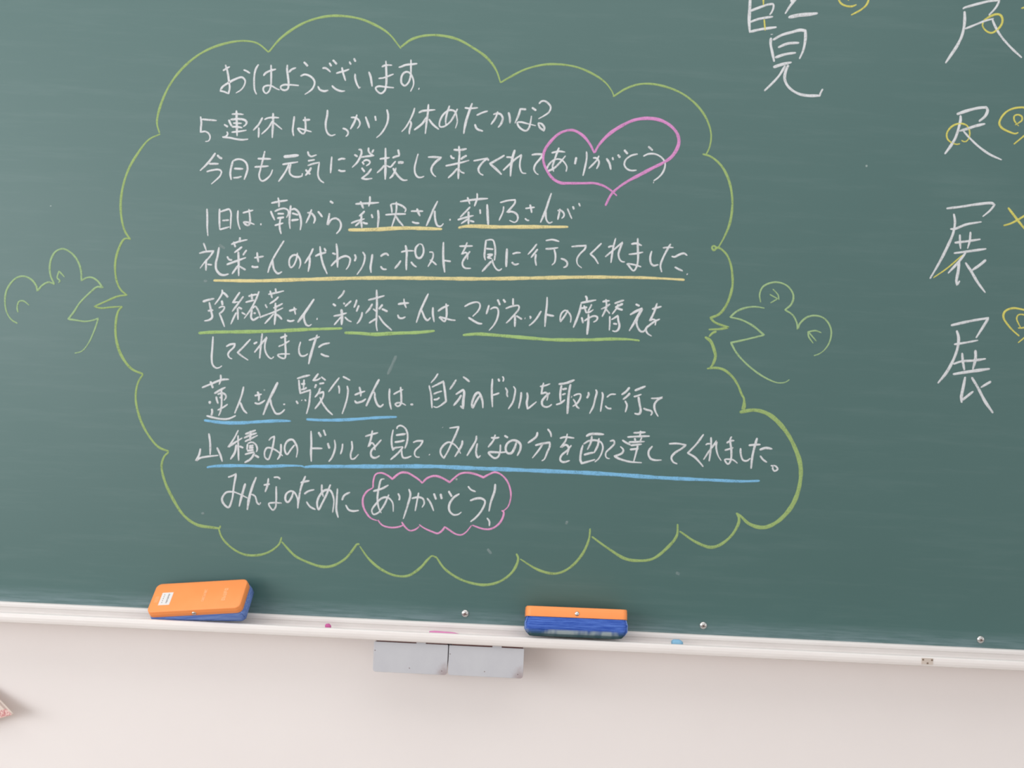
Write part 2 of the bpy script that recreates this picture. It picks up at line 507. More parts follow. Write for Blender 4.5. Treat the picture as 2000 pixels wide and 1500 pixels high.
        '1 -4595,1258 -4588,1213 -4629,1121 -4699,1017|'
        '1 -4583,1213 -4537,1185 -4494,1137|'
        '1 -4592,1088 -4573,1013|'
        '1 -4636,965 -4582,993 -4542,985 -4569,923 -4617,881* -4572,783 -4527,675+'
        '1 -4314,1231 -4369,1143 -4416,1061* -4326,1080|'
        '1 -4255,1169 -4316,1076 -4372,993 -4424,920|'
        '1 -4332,995 -4266,968|'
        '1.1 -4337,985 -4323,795|'
        '1 -4353,914 -4394,822 -4434,720|'
        '1 -4274,917 -4207,881|'
        '1 -4181,1172 -4102,1196 -4037,1209|'
        '1 -4133,1215 -4118,1125|'
        '1 -4221,1075 -4147,1099 -4083,1117|'
        '1 -4015,1260 -4058,1128 -4131,974 -4229,820|'
        '1 -4111,980 -4118,905 -4120,845 -4088,806 -4044,828 -3996,861|'
        '1 -4106,981 -4068,1022 -4021,970 -3993,911 -3974,837|'
        '1 -4088,911 -4048,916+'
        '1 -3872,1217 -3744,1248 -3625,1284|'
        '1 -3845,1278 -3805,1160|'
        '1 -3762,1317 -3748,1243|'
        '1 -3706,1190 -3758,1132 -3845,1068|'
        '1 -3910,1060 -3877,1001|'
        '1 -3636,1088 -3704,1045 -3782,1006|'
        '1 -3990,851 -3858,907 -3730,963 -3628,1018|'
        '1.1 -3751,1093 -3744,943 -3750,742|'
        '1 -3768,922 -3825,849 -3905,755|'
        '1 -3738,913 -3686,885 -3634,833+'
        '1 -3535,973 -3461,996 -3412,1009|'
        '1 -3459,1041 -3428,918|'
        '1 -3559,831 -3513,814 -3439,832+'
        '1.2 -3150,1181 -3224,1058 -3308,924 -3392,799|'
        '1 -3275,975 -3297,914 -3289,844 -3250,766 -3210,756 -3171,785|'
        '1 -3100,873 -3080,869+'
        '1 -2682,1339 -2714,1272 -2780,1199|'
        '1 -2857,1120 -2805,1083|'
        '1 -2692,1143 -2666,1119|'
        '1 -2569,1179 -2665,1084|'
        '1 -2837,926 -2728,951 -2630,986|'
        '1.2 -2718,1042 -2703,942 -2703,792|'
        '1 -2717,922 -2821,787|'
        '1 -2662,924 -2604,872 -2548,850|'
        '1 -2485,1203 -2497,1142 -2524,1071|'
        '1 -2446,1115 -2481,1013|'
        '1 -2391,1012 -2398,947 -2434,865 -2467,823+'
        '1 -2310,1201 -2172,1243 -2053,1284|'
        '1.1 -2183,1373 -2168,1168 -2164,968 -2161,818 -2142,724|'
        '1 -2237,1150 -2274,1073 -2340,990|'
        '1 -2224,1070 -2172,1033|'
        '1 -2077,1147 -2133,1065|'
        '1 -2089,1077 -1992,1036|'
        '1 -2171,918 -2278,842|'
        '1 -2134,969 -2053,863 -1913,745+'
        '1.1 -1842,1159 -1758,1178 -1663,1187|'
        '1 -1750,1253 -1738,1179 -1705,1105|'
        '1 -1835,999 -1812,950 -1767,942 -1708,970+'
        '1.1 -1371,1351 -1429,1213 -1492,1050 -1539,883|'
        '1 -1474,1101 -1441,1033 -1408,964 -1366,931 -1318,978+'
        '1.1 -1291,1140 -1286,1030 -1260,906|'
        '1 -1213,1078 -1135,1137 -1042,1182|'
        '1 -1089,1210 -1072,1070 -1077,970 -1100,924 -1147,956 -1183,990 -1108,978* -997,954 -926,952+'
        '1 -801,1171 -711,1224 -624,1250 -571,1239 -555,1187 -583,1115 -666,1023|'
        '1 -732,1007 -627,946 -556,918 -507,920+'
        '1 -416,1216 -434,1140 -453,1068|'
        '1 -399,1146 -339,1180 -286,1173 -266,1121 -278,1015 -326,907 -401,815|'
        '1 -288,1310 -244,1219|'
        '1 -200,1318 -162,1263+'
        '1 -47,1339 -42,1229|'
        '1 -158,1171 -59,1211 47,1224 49,1172 -9,1090 -84,998 -138,942|'
        '1.1 -9,1090 0,993 1,892|'
        '1 14,1069 109,1016+'
        '1 148,1035 161,1032|'
        '1 225,1074 244,1053 232,1031|'
        '1 402,1162 337,1044 279,971 220,920+'
        '1.1 484,1386 486,1254 475,1104 471,914|'
        '1 475,1113 546,1098 608,1093+'
        '1 817,1199 781,1118 707,1005* 704,1080 727,1151 778,1189 832,1156 871,1088 866,999+'
        '1 1079,1432 1103,1398 1105,1345|'
        '1 1010,1314 1123,1342 1254,1374|'
        '1 1019,1306 1006,1208 976,1101 914,922|'
        '1 1064,1282 1105,1169* 1157,1180 1217,1223|'
        '1 1023,1231 1118,1253|'
        '1 1186,1305 1163,1251 1130,1188|'
        '1 1038,1095 1064,1000|'
        '1 1080,1036 1161,1093 1239,1123 1284,1103 1269,1054 1222,1025|'
        '1.2 1141,1153 1146,1048 1135,823+'
        '1.2 1347,1348 1404,1364 1465,1371|'
        '1 1402,1395 1417,1281 1394,1201 1354,1115|'
        '1 1472,1323 1408,1272 1331,1233|'
        '1 1414,1237 1475,1169|'
        '1 1538,1331 1615,1365 1689,1391|'
        '1 1674,1337 1549,1270|'
        '1 1595,1325 1576,1262 1510,1162|'
        '1 1576,1262 1674,1236|'
        '1 1476,1134 1481,1029 1479,905|'
        '1 1501,1074 1604,1144* 1612,1070 1633,1000 1618,929 1576,896 1523,907|'
        '1 1530,1018 1597,1012+'
        '1 1868,1338 1935,1310|'
        '1.2 1788,1166 1877,1224 1976,1272* 1916,1155 1852,1029 1787,911|'
        '1 1917,1133 1898,1066 1915,988 1971,915 2015,917 2048,967 2073,1013+'
        '1 2126,1271 2200,1296 2278,1322|'
        '1 2205,1371 2168,1237 2104,1085* 2147,1113 2192,1098 2191,1018|'
        '1 2261,1123 2192,1089 2107,1023 2049,959 2078,890 2146,849|'
    ),
    'lg': (
        '1.5 -4932,561 -4693,587 -4294,611 -3995,630 -3596,664 -3247,698 -2998,718 -2818,731 -2688,741|'
        '1.5 -2655,674 -2445,679 -2245,672 -2145,674 -1995,691 -1796,710 -1497,735 -1243,772|'
        '1.5 -806,726 -601,753 -468,755 -204,746 61,736 326,727 546,720 722,724 942,734 1206,749 1469,772 1645,781 1821,783 1962,770|'
    ),
    'l7': (
        '1 -4700,522 -4702,344 -4705,178 -4684,75 -4630,30 -4578,38 -4538,71+'
        '1 -4490,370 -4419,410 -4352,418* -4365,371 -4434,295 -4453,252 -4430,201 -4382,183+'
        '1 -4111,508 -4220,378 -4304,285* -4223,227 -4132,174+'
        '1 -3934,605 -3946,433 -3956,208|'
        '1 -4061,432 -4005,466|'
        '1 -4044,298 -3961,411 -3858,551* -3884,436 -3874,332 -3828,251 -3775,217 -3735,250+'
        '1 -3650,546 -3542,587|'
        '1 -3674,409 -3588,450 -3502,511|'
        '1 -3580,622 -3567,451 -3554,295 -3567,232 -3630,239 -3679,279 -3622,297* -3487,303+'
        '1 -3330,504 -3351,398 -3343,326 -3309,281 -3247,289 -3207,322+'
        '1 -3206,530 -3125,560 -3033,596|'
        '1.2 -3076,625 -3120,472 -3164,293 -3189,156|'
        '1 -3050,423 -2985,473 -2872,505|'
        '1 -3010,331 -2946,303 -2872,291|'
    ),
    'l8': (
        '1.2 -4838,-289 -4706,-228 -4567,-163 -4484,-142 -4416,-139|'
        '1 -4709,-182 -4662,-289|'
        '1 -4554,-70 -4547,-141 -4572,-230|'
        '1 -4641,-372 -4559,-318 -4465,-263|'
        '1 -4605,-413 -4594,-471 -4570,-529|'
        '1 -4590,-382 -4515,-358 -4464,-381 -4453,-422 -4485,-474|'
        '1 -4558,-431 -4504,-425|'
        '1.1 -4531,-300 -4520,-434 -4518,-560 -4534,-662 -4557,-717|'
        '1 -4578,-630 -4496,-584 -4419,-526|'
        '1.4 -4723,-507 -4680,-517|'
        '1 -4667,-609 -4656,-659 -4670,-718|'
        '1 -4746,-722 -4640,-746 -4521,-762 -4412,-757 -4346,-732 -4285,-696+'
        '1.1 -4185,-237 -4204,-351 -4240,-479 -4307,-668|'
        '1 -4227,-487 -4194,-561 -4158,-618 -4110,-658+'
        '1 -4010,-376 -3952,-360 -3894,-345|'
        '1 -3967,-306 -3939,-372 -3939,-457|'
        '1 -4005,-485 -3945,-499 -3896,-480 -3839,-435+'
        '1.4 -3655,-144 -3704,-260 -3765,-398 -3817,-535 -3861,-671|'
        '1 -3756,-414 -3744,-489 -3706,-572 -3661,-637 -3610,-638 -3562,-607 -3526,-563|'
        '1 -3541,-475 -3537,-500+'
        '1 -3362,-78 -3265,-42 -3157,-11|'
        '1.1 -3330,-92 -3314,-206 -3294,-304* -3223,-275 -3141,-245* -3145,-375 -3155,-490 -3185,-622|'
        '1 -3291,-158 -3223,-150|'
        '1 -3247,-83 -3249,-161 -3251,-234|'
        '1 -3286,-246 -3235,-234 -3200,-206|'
        '1 -3356,-422 -3322,-472|'
        '1 -3274,-407 -3263,-417|'
        '1 -3222,-394 -3200,-424|'
        '1 -3028,21 -3106,-97* -3034,-78 -2989,-45|'
        '1 -2984,-29 -2909,-83|'
        '1 -3052,-147 -3075,-210|'
        '1 -3010,-140 -2928,-125|'
        '1 -2987,-201 -3014,-285 -3068,-356|'
        '1 -2937,-251 -2934,-323 -2976,-419 -3059,-538|'
        '1 -3029,-297 -2932,-261|'
        '1 -2990,-347 -2944,-438 -2866,-539 -2774,-618+'
        '1 -2698,-26 -2762,-117 -2859,-262|'
        '1 -2647,-8 -2525,-64|'
        '1 -2708,-151 -2690,-208 -2691,-281|'
        '1 -2573,-150 -2554,-222 -2567,-368 -2598,-495 -2629,-595+'
        '1 -2451,-290 -2360,-249 -2283,-219|'
        '1 -2380,-156 -2355,-244 -2351,-311|'
        '1 -2442,-373 -2415,-408 -2373,-401 -2312,-377 -2267,-338+'
        '1.3 -2074,-22 -2145,-171 -2210,-330 -2261,-458|'
        '1 -2183,-246 -2142,-233 -2127,-326 -2080,-428 -2038,-452 -1988,-408+'
        '1.1 -1906,-160 -1905,-295 -1889,-398 -1864,-491|'
        '1 -1844,-251 -1768,-205 -1692,-165|'
        '1 -1736,-126 -1718,-286 -1722,-401 -1768,-434 -1806,-400 -1760,-377 -1697,-384 -1639,-413|'
        '1 -1572,-394 -1525,-395+'
        '1 -1162,110 -1198,43 -1269,-46|'
        '1.1 -1293,-82 -1256,-220 -1230,-439|'
        '1 -1251,-110 -1158,-60 -1071,-11* -1044,-150 -1016,-319* -1103,-393 -1161,-421 -1212,-408|'
        '1 -1221,-218 -1152,-185 -1084,-162|'
        '1 -1212,-303 -1157,-295 -1119,-264+'
        '1 -872,28 -918,-54 -970,-136|'
        '1 -770,78 -713,41 -661,-1|'
        '1.2 -871,-207 -803,-158 -755,-131 -740,-175 -747,-296 -746,-421* -793,-378|'
        '1 -781,-207 -818,-279 -898,-383+'
        '1.1 -496,-209 -547,-296 -597,-399 -610,-339 -589,-248 -552,-177 -513,-160 -481,-203 -447,-292 -436,-401+'
        '1.1 -309,70 -310,-105 -287,-379|'
        '1 -301,-190 -242,-172 -188,-149|'
        '1 -219,75 -196,26|'
        '1 -156,113 -134,79 -142,28+'
        '1 -102,-60 -70,-113 -72,-164 -55,-208|'
        '1 22,-34 54,-78 49,-178 24,-289 -41,-397+'
        '1 151,-118 150,-203 123,-380|'
        '1.1 241,-119 255,-198 244,-279 263,-378* 335,-314 398,-256+'
        '1 436,-19 521,0 599,34|'
        '1 493,44 477,-37 467,-133* 536,-110 567,-143 557,-234|'
        '1 601,-107 529,-175 482,-247 490,-307 537,-335 596,-322 639,-285+'
        '1.2 724,30 848,55 976,112|'
        '1 775,17 761,-104 772,-243|'
        '1 788,-48 862,-29|'
        '1 787,-133 846,-108|'
        '1 700,-292 773,-263 841,-205|'
        '1.2 914,44 896,-97 889,-278 886,-428|'
        '1 933,-156 947,-160|'
        '1 968,-139 1026,-111 1076,-109 1079,-159 1024,-262 961,-305|'
        '1 965,-189 1003,-243 1026,-301 1072,-334+'
        '1 1195,-68 1206,-103 1179,-169|'
        '1 1308,-23 1329,-57 1309,-168 1285,-289 1231,-407+'
        '1.1 1409,-58 1426,-102 1417,-223 1401,-369|'
        '1 1488,-139 1546,-91 1631,-82|'
        '1 1470,-270 1516,-308 1572,-310+'
        '1.2 1840,38 1784,-35 1716,-88|'
        '1.2 1850,-52 1807,-104 1740,-162|'
        '1 1775,-176 1809,-244 1789,-360|'
        '1.2 1918,-14 2001,25 2089,65|'
        '1 1907,-109 1967,-91 2030,-63|'
        '1.2 1982,-101 2008,-225 2028,-324 2010,-370 1970,-377 1930,-364+'
        '1 2066,-282 2127,-304 2188,-316 2209,-345 2186,-391+'
        '1.1 2178,-121 2268,-117 2362,-98* 2299,-131 2242,-203 2241,-274 2269,-342 2307,-401|'
    ),
    'lb': (
        '1.4 -4780,-795 -4637,-809 -4468,-818 -4300,-814 -4132,-802 -3965,-782 -3798,-765 -3589,-747 -3420,-743|'
        '1.4 -3186,-705 -2994,-706 -2786,-699 -2578,-683 -2371,-661 -2164,-635 -1957,-615 -1770,-599|'
        '1.25 -4703,-1530 -4613,-1509 -4494,-1496 -4094,-1474 -3798,-1471 -3399,-1440 -3207,-1441 -3182,-1457|'
        '1.7 -3182,-1453 -3055,-1435 -2895,-1428 -2136,-1391 -1137,-1344 -897,-1344 -617,-1343 -16,-1338 784,-1332 1521,-1333 2387,-1352 3188,-1350 3668,-1347 3940,-1326|'
    ),
    'l9': (
        '1 -4693,-995 -4665,-1154 -4657,-1333|'
        '1.1 -4812,-1236 -4827,-1331 -4872,-1434* -4819,-1391 -4701,-1360 -4527,-1332|'
        '1 -4558,-1208 -4502,-1316 -4462,-1429+'
        '1 -4236,-923 -4295,-1056 -4383,-1200* -4272,-1115 -4165,-1040|'
        '1 -4237,-1003 -4223,-1202 -4208,-1402|'
        '1 -4255,-1149 -4274,-1275 -4339,-1388|'
        '1 -4209,-1172 -4143,-1199|'
        '1 -4128,-983 -4049,-949 -3961,-910|'
        '1 -4145,-1044 -4047,-994 -3944,-954|'
        '1 -4127,-1098 -4025,-1043 -3927,-988|'
        '1 -4046,-924 -4043,-1084|'
        '1 -4081,-1131 -4086,-1226|'
        '1 -4081,-1126 -4012,-1102 -3950,-1139 -3926,-1218 -3945,-1254|'
        '1 -4059,-1165 -3985,-1151|'
        '1 -4058,-1195 -3983,-1186|'
        '1 -4086,-1241 -3981,-1221|'
        '1 -4118,-1298 -3965,-1250|'
        '1 -3964,-1265 -4020,-1363 -4117,-1428|'
        '1 -3963,-1300 -3891,-1337+'
        '1 -3754,-1065 -3716,-1018 -3667,-996* -3681,-1127 -3705,-1248 -3749,-1360 -3796,-1332 -3810,-1253 -3778,-1181 -3718,-1178 -3626,-1214 -3522,-1294|'
        '1 -3561,-1106 -3556,-1221 -3572,-1302 -3609,-1358+'
        '1 -3346,-1111 -3398,-1183 -3459,-1266 -3497,-1198 -3491,-1108 -3444,-1045 -3385,-1032 -3332,-1090 -3297,-1188 -3311,-1309+'
        '1.1 -3102,-879 -3087,-1078 -3085,-1228 -3074,-1363|'
        '1 -3079,-1153 -2909,-1147|'
        '1 -2986,-893 -2937,-971|'
        '1 -2908,-854 -2868,-948+'
        '1 -2833,-1056 -2799,-1145|'
        '1 -2730,-1001 -2711,-1100 -2726,-1201 -2762,-1293 -2804,-1350+'
        '1 -2598,-1055 -2603,-1145 -2625,-1226|'
        '1 -2460,-1008 -2445,-1118 -2465,-1219 -2451,-1288 -2411,-1286 -2340,-1208+'
        '1 -2253,-928 -2160,-894 -2051,-859|'
        '1 -2143,-828 -2157,-944 -2196,-1091* -2144,-1023 -2102,-1061 -2088,-1136|'
        '1 -1996,-966 -2072,-1060 -2147,-1154 -2139,-1233 -2083,-1256 -2009,-1217+'
        '1 -1819,-798 -1837,-939 -1827,-1058 -1804,-1122* -1790,-1091 -1721,-1073 -1651,-1060|'
        '1 -1764,-790 -1756,-754 -1707,-732 -1635,-769 -1591,-867 -1595,-987 -1625,-1089|'
        '1.2 -1775,-886 -1700,-872 -1616,-858|'
        '1 -1790,-996 -1715,-983 -1631,-959|'
        '1 -1651,-1065 -1717,-1153 -1841,-1274|'
        '1 -1669,-1111 -1666,-1181 -1643,-1230 -1593,-1232 -1515,-1199+'
        '1 -1500,-988 -1436,-959 -1346,-955* -1383,-1027 -1459,-1111 -1465,-1181 -1434,-1210 -1384,-1212|'
        '1 -1241,-1160 -1231,-1170+'
        '1 -1052,-726 -1048,-731|'
        '1 -946,-736 -877,-723 -797,-709* -841,-831 -895,-964 -949,-1096 -1009,-1209* -1056,-1152 -1065,-1082 -1014,-999 -946,-956 -864,-982 -801,-1039 -747,-1127|'
        '1 -732,-916 -734,-976 -780,-1078 -840,-1181+'
        '1.1 -516,-831 -518,-896 -554,-977 -609,-1080 -651,-1157|'
        '1 -495,-950 -507,-1025 -507,-1115 -475,-1174 -436,-1137+'
        '1 -290,-855 -219,-856 -155,-843|'
        '1 -222,-801 -248,-893 -327,-1007|'
        '1 -82,-810 -20,-842|'
        '1.1 -135,-953 -135,-1058 -165,-1149 -209,-1171 -266,-1144 -314,-1086 -229,-1077* -129,-1077 -29,-1063+'
        '1.2 113,-906 88,-997 41,-1079 -18,-1082 -51,-1024 -35,-943 22,-890 102,-881 175,-933 178,-1013 133,-1120+'
        '1 435,-730 419,-801 289,-912|'
        '1 588,-673 636,-731 654,-800|'
        '1 405,-942 524,-906 633,-886* 636,-941 600,-1043 556,-1155 517,-1177|'
        '1 524,-916 469,-1009 370,-1144+'
        '1 785,-814 859,-790 1014,-798|'
        '1 901,-733 881,-839 807,-958* 884,-909 931,-947 912,-1068|'
        '1 974,-910 909,-998 822,-1082 811,-1153 857,-1181 961,-1151+'
        '1.2 1193,-764 1256,-726 1356,-716 1476,-719|'
        '1 1287,-750 1272,-860 1223,-973|'
        '1 1399,-779 1384,-895 1330,-1018|'
        '1 1172,-1055 1250,-1027 1330,-1008|'
        '1 1154,-896 1129,-1007 1125,-1138 1148,-1187* 1256,-1151 1355,-1117|'
        '1 1159,-886 1241,-832 1350,-817 1432,-843 1465,-911 1450,-1012 1404,-1104 1347,-1157|'
        '1 1566,-821 1630,-808 1642,-853 1595,-915 1519,-999 1517,-1059 1544,-1088 1584,-1091+'
        '1 1929,-674 2024,-664 2124,-655|'
        '1 2042,-633 2037,-724|'
        '1.1 1837,-743 1997,-726 2191,-711|'
        '1 1953,-753 1970,-797|'
        '1 2067,-737 2040,-799|'
        '1.1 1861,-822 1981,-812 2115,-798|'
        '1 1894,-871 1983,-857 2072,-842|'
        '1 1887,-936 2026,-915|'
        '1 2013,-845 1989,-976 1956,-1128|'
        '1 1760,-792 1822,-829 1903,-865|'
        '1 1735,-893 1787,-946 1769,-997 1652,-1053* 1734,-1089 1896,-1126 2086,-1132+'
        '1 2239,-864 2187,-937 2185,-1007 2223,-1065 2294,-1082 2394,-1075+'
        '1 2492,-817 2621,-806 2762,-824* 2695,-883 2589,-958 2542,-1030 2575,-1099 2642,-1125+'
        '1 3029,-641 2922,-802 2793,-948* 2901,-1003 2974,-1070 3048,-1151+'
        '1.1 3146,-681 3153,-821 3134,-1062|'
        '1 3067,-810 3091,-789 3141,-786|'
        '1 3043,-1041 3127,-902 3239,-737* 3234,-837 3270,-965 3323,-1043+'
        '1 3390,-764 3449,-727 3513,-718|'
        '1 3366,-876 3444,-852 3503,-829|'
        '1 3470,-655 3447,-697 3470,-856 3476,-986 3455,-1067 3426,-1088 3377,-1020 3422,-1013* 3503,-1019 3580,-1071+'
        '1 3614,-829 3623,-928 3663,-1017 3723,-1024 3776,-981+'
        '1 3737,-783 3831,-768 3926,-759|'
        '1.2 3866,-657 3824,-839 3801,-990 3794,-1146|'
        '1.1 3910,-845 4003,-810 4114,-820|'
        '1 3924,-934 3972,-992 4039,-1034|'
        '1 4096,-1081 4126,-1085 4134,-1134 4160,-1163 4209,-1131 4177,-1087 4131,-1074|'
    ),
    'l10': (
        '1 -4362,-1668 -4300,-1642 -4238,-1610* -4263,-1797 -4282,-2007 -4334,-2137 -4419,-2072 -4439,-2003 -4380,-1907 -4276,-1891 -4170,-1920 -4040,-1978|'
        '1.1 -4086,-1748 -4125,-1907 -4167,-2118+'
        '1.2 -3922,-1641 -3978,-1807 -4017,-1983 -4037,-2164|'
        '1 -3985,-1912 -3925,-1944 -3886,-2046 -3850,-2068 -3834,-2032+'
        '1 -3801,-1763 -3703,-1741|'
        '1.1 -3730,-1650 -3737,-1749 -3772,-1872|'
        '1 -3650,-1634 -3580,-1631 -3544,-1658|'
        '1 -3603,-1771 -3592,-1997 -3599,-2102 -3637,-2145 -3706,-2049 -3620,-2028* -3503,-2030+'
        '1 -3327,-1828 -3357,-1940 -3411,-2012 -3448,-1979 -3441,-1886 -3373,-1836 -3314,-1856 -3263,-1947 -3250,-2097+'
        '1 -3229,-1701 -3172,-1681 -3085,-1660|'
        '1.1 -3153,-1587 -3214,-1770 -3240,-1957 -3250,-2103|'
        '1 -3162,-1872 -3095,-1823 -3004,-1795|'
        '1 -3122,-1987 -3060,-2065 -2971,-2107+'
        '1 -2892,-1708 -2887,-1813 -2859,-1904|'
        '1 -2758,-1702 -2814,-1867 -2877,-2010 -2925,-2105 -2953,-2002 -2918,-1884 -2841,-1799 -2760,-1795 -2695,-1931 -2703,-2141+'
        '1 -2645,-1761 -2648,-1952 -2647,-2092 -2612,-2218|'
        '1 -2567,-1943 -2536,-1866 -2445,-1809|'
        '1 -2506,-2009 -2456,-2083 -2385,-2102 -2293,-2086+'
        '1 -2088,-1778 -1948,-1728 -1851,-1668|'
        '1 -1918,-1578 -1967,-1586 -2003,-1737 -2014,-1899 -1982,-2046 -1942,-2113|'
        '1 -1838,-1816 -1910,-1993 -1992,-2109 -2065,-2137 -2093,-2076 -2035,-1974 -1941,-1877 -1854,-1866 -1777,-1937 -1757,-2085+'
        '1 -1697,-1791 -1669,-1845 -1676,-1901|'
        '1.1 -1533,-1715 -1504,-1788 -1539,-1976 -1597,-2189+'
        '1 -1482,-1861 -1384,-1838 -1309,-1853 -1281,-1926 -1314,-1996|'
        '1 -1375,-1763 -1394,-1894 -1417,-2057|'
        '1 -1241,-1843 -1181,-1921 -1126,-2043|'
        '1 -1139,-1764 -1097,-1861|'
        '1 -1034,-1765 -1009,-1851+'
        '1 -912,-1716 -852,-1806|'
        '1 -736,-1751 -826,-1817 -889,-1932 -878,-2031 -814,-2084 -740,-2074 -692,-2034+'
        '1 -612,-1627 -560,-1681 -484,-1708|'
        '1.1 -570,-1855 -491,-1820 -392,-1809 -334,-1850 -372,-1982 -465,-2111 -548,-2183+'
        '1.2 -186,-1570 -193,-1688 -241,-1852 -265,-2008|'
        '1 -291,-2108 -251,-2162 -248,-2237|'
    ),
    'pc': (
        '1.1 -2091,-1723 -2090,-1605 -2058,-1510 -1972,-1485 -1871,-1520 -1794,-1572* -1735,-1513 -1662,-1466 -1563,-1465 -1462,-1513 -1372,-1570 -1327,-1612* -1262,-1540 -1177,-1499 -1090,-1495 -989,-1533 -900,-1579* -841,-1520 -745,-1441 -634,-1417 -497,-1436 -377,-1479* -299,-1432 -201,-1390 -100,-1423 4,-1530 61,-1688 61,-1812 23,-1926 -54,-1998|'
        '1.1 -68,-1980 -35,-2003 -44,-2090 -101,-2192 -209,-2272 -332,-2284 -521,-2231|'
        '1 -2091,-1723 -2181,-1783 -2238,-1885 -2232,-2009 -2178,-2118 -2099,-2201 -1998,-2233*|'
        '1 -1993,-2221 -1921,-2298 -1795,-2329 -1672,-2317 -1586,-2282|'
        '1 -1620,-2234 -1560,-2312 -1483,-2364 -1397,-2341 -1338,-2289|'
        '1 -1345,-2264 -1262,-2316 -1148,-2360 -1048,-2387 -987,-2346 -941,-2282* -864,-2328 -775,-2380 -687,-2394 -615,-2354 -527,-2238|'
    ),
    'k1': (
        '1.2 3431,6305 3431,6002 3431,5834 3451,5656|'
        '1 3407,5984 3550,6047 3704,6111* 3793,6120 3801,6076 3776,5996 3745,5950|'
        '1 3415,5811 3580,5880 3802,5928|'
        '1.1 3455,5673 3588,5713 3866,5767|'
        '1 4231,6343 4147,6227 4062,6111 3985,5978|'
        '1 4059,6178 4147,6216|'
        '1.5 4038,5925 4193,5966 4360,5990 4499,6014|'
        '1 3793,5655 3795,5644|'
        '1.2 3784,5599 3784,5492 3818,5359 3853,5221|'
        '1.2 3814,5561 3950,5646 4104,5698 4237,5738 4316,5730* 4322,5607 4297,5427 4242,5284|'
        '1.1 3898,5447 4046,5516 4230,5539|'
        '1.1 3860,5288 4009,5346 4187,5382|'
        '1.2 3840,5136 3972,5187 4127,5230|'
        '1 4029,5173 3936,5006 3830,4878 3717,4760|'
        '1.1 4078,5187 4043,5101 4027,4977 4065,4878 4147,4797 4262,4741 4398,4720 4588,4729* 4602,4780 4633,4837|'
    ),
    'k1y': (
        '1 3627,6314 3643,6091|'
        '0.8 3664,5879 3689,5701|'
        '1 4807,6242 4855,6182 4935,6147 5025,6146 5096,6177|'
        '1 5288,6281 5248,6179 5162,6096 5015,6008|'
        '1 4953,6243 4975,6244|'
        '1 4807,6242 4793,6314 4856,6395 5012,6425 5193,6378 5288,6281|'
    ),
    'k2': (
        '1 6756,6183 6770,6203 6873,6241 7021,6289 7168,6330 7324,6349* 7270,6234 7164,6105|'
        '1.2 6784,6155 6793,6047 6788,5912 6761,5768 6701,5624 6611,5470 6524,5327|'
        '1 6805,5879 6933,5937 7108,6017 7248,6061|'
        '1 7223,6045 7277,5935 7373,5790 7546,5611 7714,5470|'
    ),
    'k2y': (
        '1.1 7086,6023 7180,6087 7282,6130 7350,6118 7384,6045 7365,5962 7302,5884 7222,5835 7130,5868 7074,5948 7087,5993|'
        '0.9 7666,6238 7732,6263 7806,6274|'
    ),
    'k3': (
        '1.2 6737,4539 6905,4605 7072,4654 7194,4670* 7217,4627 7187,4537 7089,4443|'
        '1.2 6799,4528 6803,4457 6781,4334 6735,4168 6660,4028 6580,3909|'
        '1.1 6791,4279 6918,4323 7052,4374 7193,4414|'
        '1 6852,4286 6952,4185 7101,4056 7277,3942 7478,3860|'
    ),
    'k3y': (
        '1 6814,4083 6767,4071 6684,4091 6613,4148 6599,4230 6646,4320 6725,4378 6826,4397 6909,4367 6954,4274 6951,4192 6914,4129 6873,4117 6831,4138|'
        '1.1 7715,4303 7669,4281 7559,4309 7447,4365 7410,4432 7446,4535 7530,4628 7650,4681 7785,4695 7922,4674 7995,4582 7987,4466 7904,4346 7806,4253 7650,4113|'
        '0.9 7656,4416 7682,4431* 7638,4497 7642,4558 7702,4578 7758,4550 7761,4496 7715,4453 7682,4431* 7717,4402|'
    ),
    'k4': (
        '1.2 6646,3061 6900,3105 7111,3148 7366,3176 7394,3150* 7329,3062 7217,2960|'
        '1.3 6767,2987 6792,2855 6771,2683 6705,2498 6589,2236 6442,1952|'
        '1 6720,2744 6789,2748 6967,2826 7210,2880|'
        '1 6878,2667 6883,2571 6900,2438|'
        '1 7041,2717 7037,2578 7006,2448|'
        '1.1 6799,2533 6990,2565 7207,2608|'
        '1.1 6796,2369 7040,2413 7304,2463|'
        '1 6987,2394 6897,2262 6721,2050|'
        '1.2 6887,2251 6879,2090 6859,1940 6873,1876* 6912,1947|'
        '1.1 6984,2234 7076,2110 7191,1934 7321,1775|'
        '1.1 7307,2292 7200,2196 7086,2111|'
    ),
    'k4y': (
        '0.8 6495,1970 6711,2135 6936,2349|'
        '1.1 7609,3123 7717,2995 7875,2816 7964,2740|'
        '1.1 7548,2837 7648,2869 7783,2945 7928,3048|'
    ),
    'k5': (
        '1.2 6803,1240 7058,1311 7215,1349 7386,1382* 7341,1300 7205,1060|'
        '1.2 6899,1168 6934,1059 6929,912 6877,725 6776,512 6644,327|'
        '1 6866,946 6988,970 7243,1029|'
        '1 7001,823 7020,683 7051,549|'
        '1.1 7207,876 7214,741 7179,568|'
        '1 6869,639 7001,688 7185,709 7379,747|'
        '1.2 6870,479 7095,527 7448,593|'
        '1.2 7068,452 7045,291 7022,130 7032,39|'
        '1 7036,82 7207,231|'
        '1.2 7166,450 7265,302 7399,75 7530,-97|'
        '1 7476,398 7315,292|'
    ),
    'k5y': (
        '1.1 7883,1123 7736,1245 7618,1411 7638,1498 7746,1553 7881,1547 8031,1505 8122,1399 8080,1237 7964,1109 7864,1018|'
        '0.9 7853,1251 7920,1254 8004,1295 8024,1394 7947,1458 7849,1453 7827,1397 7869,1301 7895,1259|'
    ),
    'cloud': (
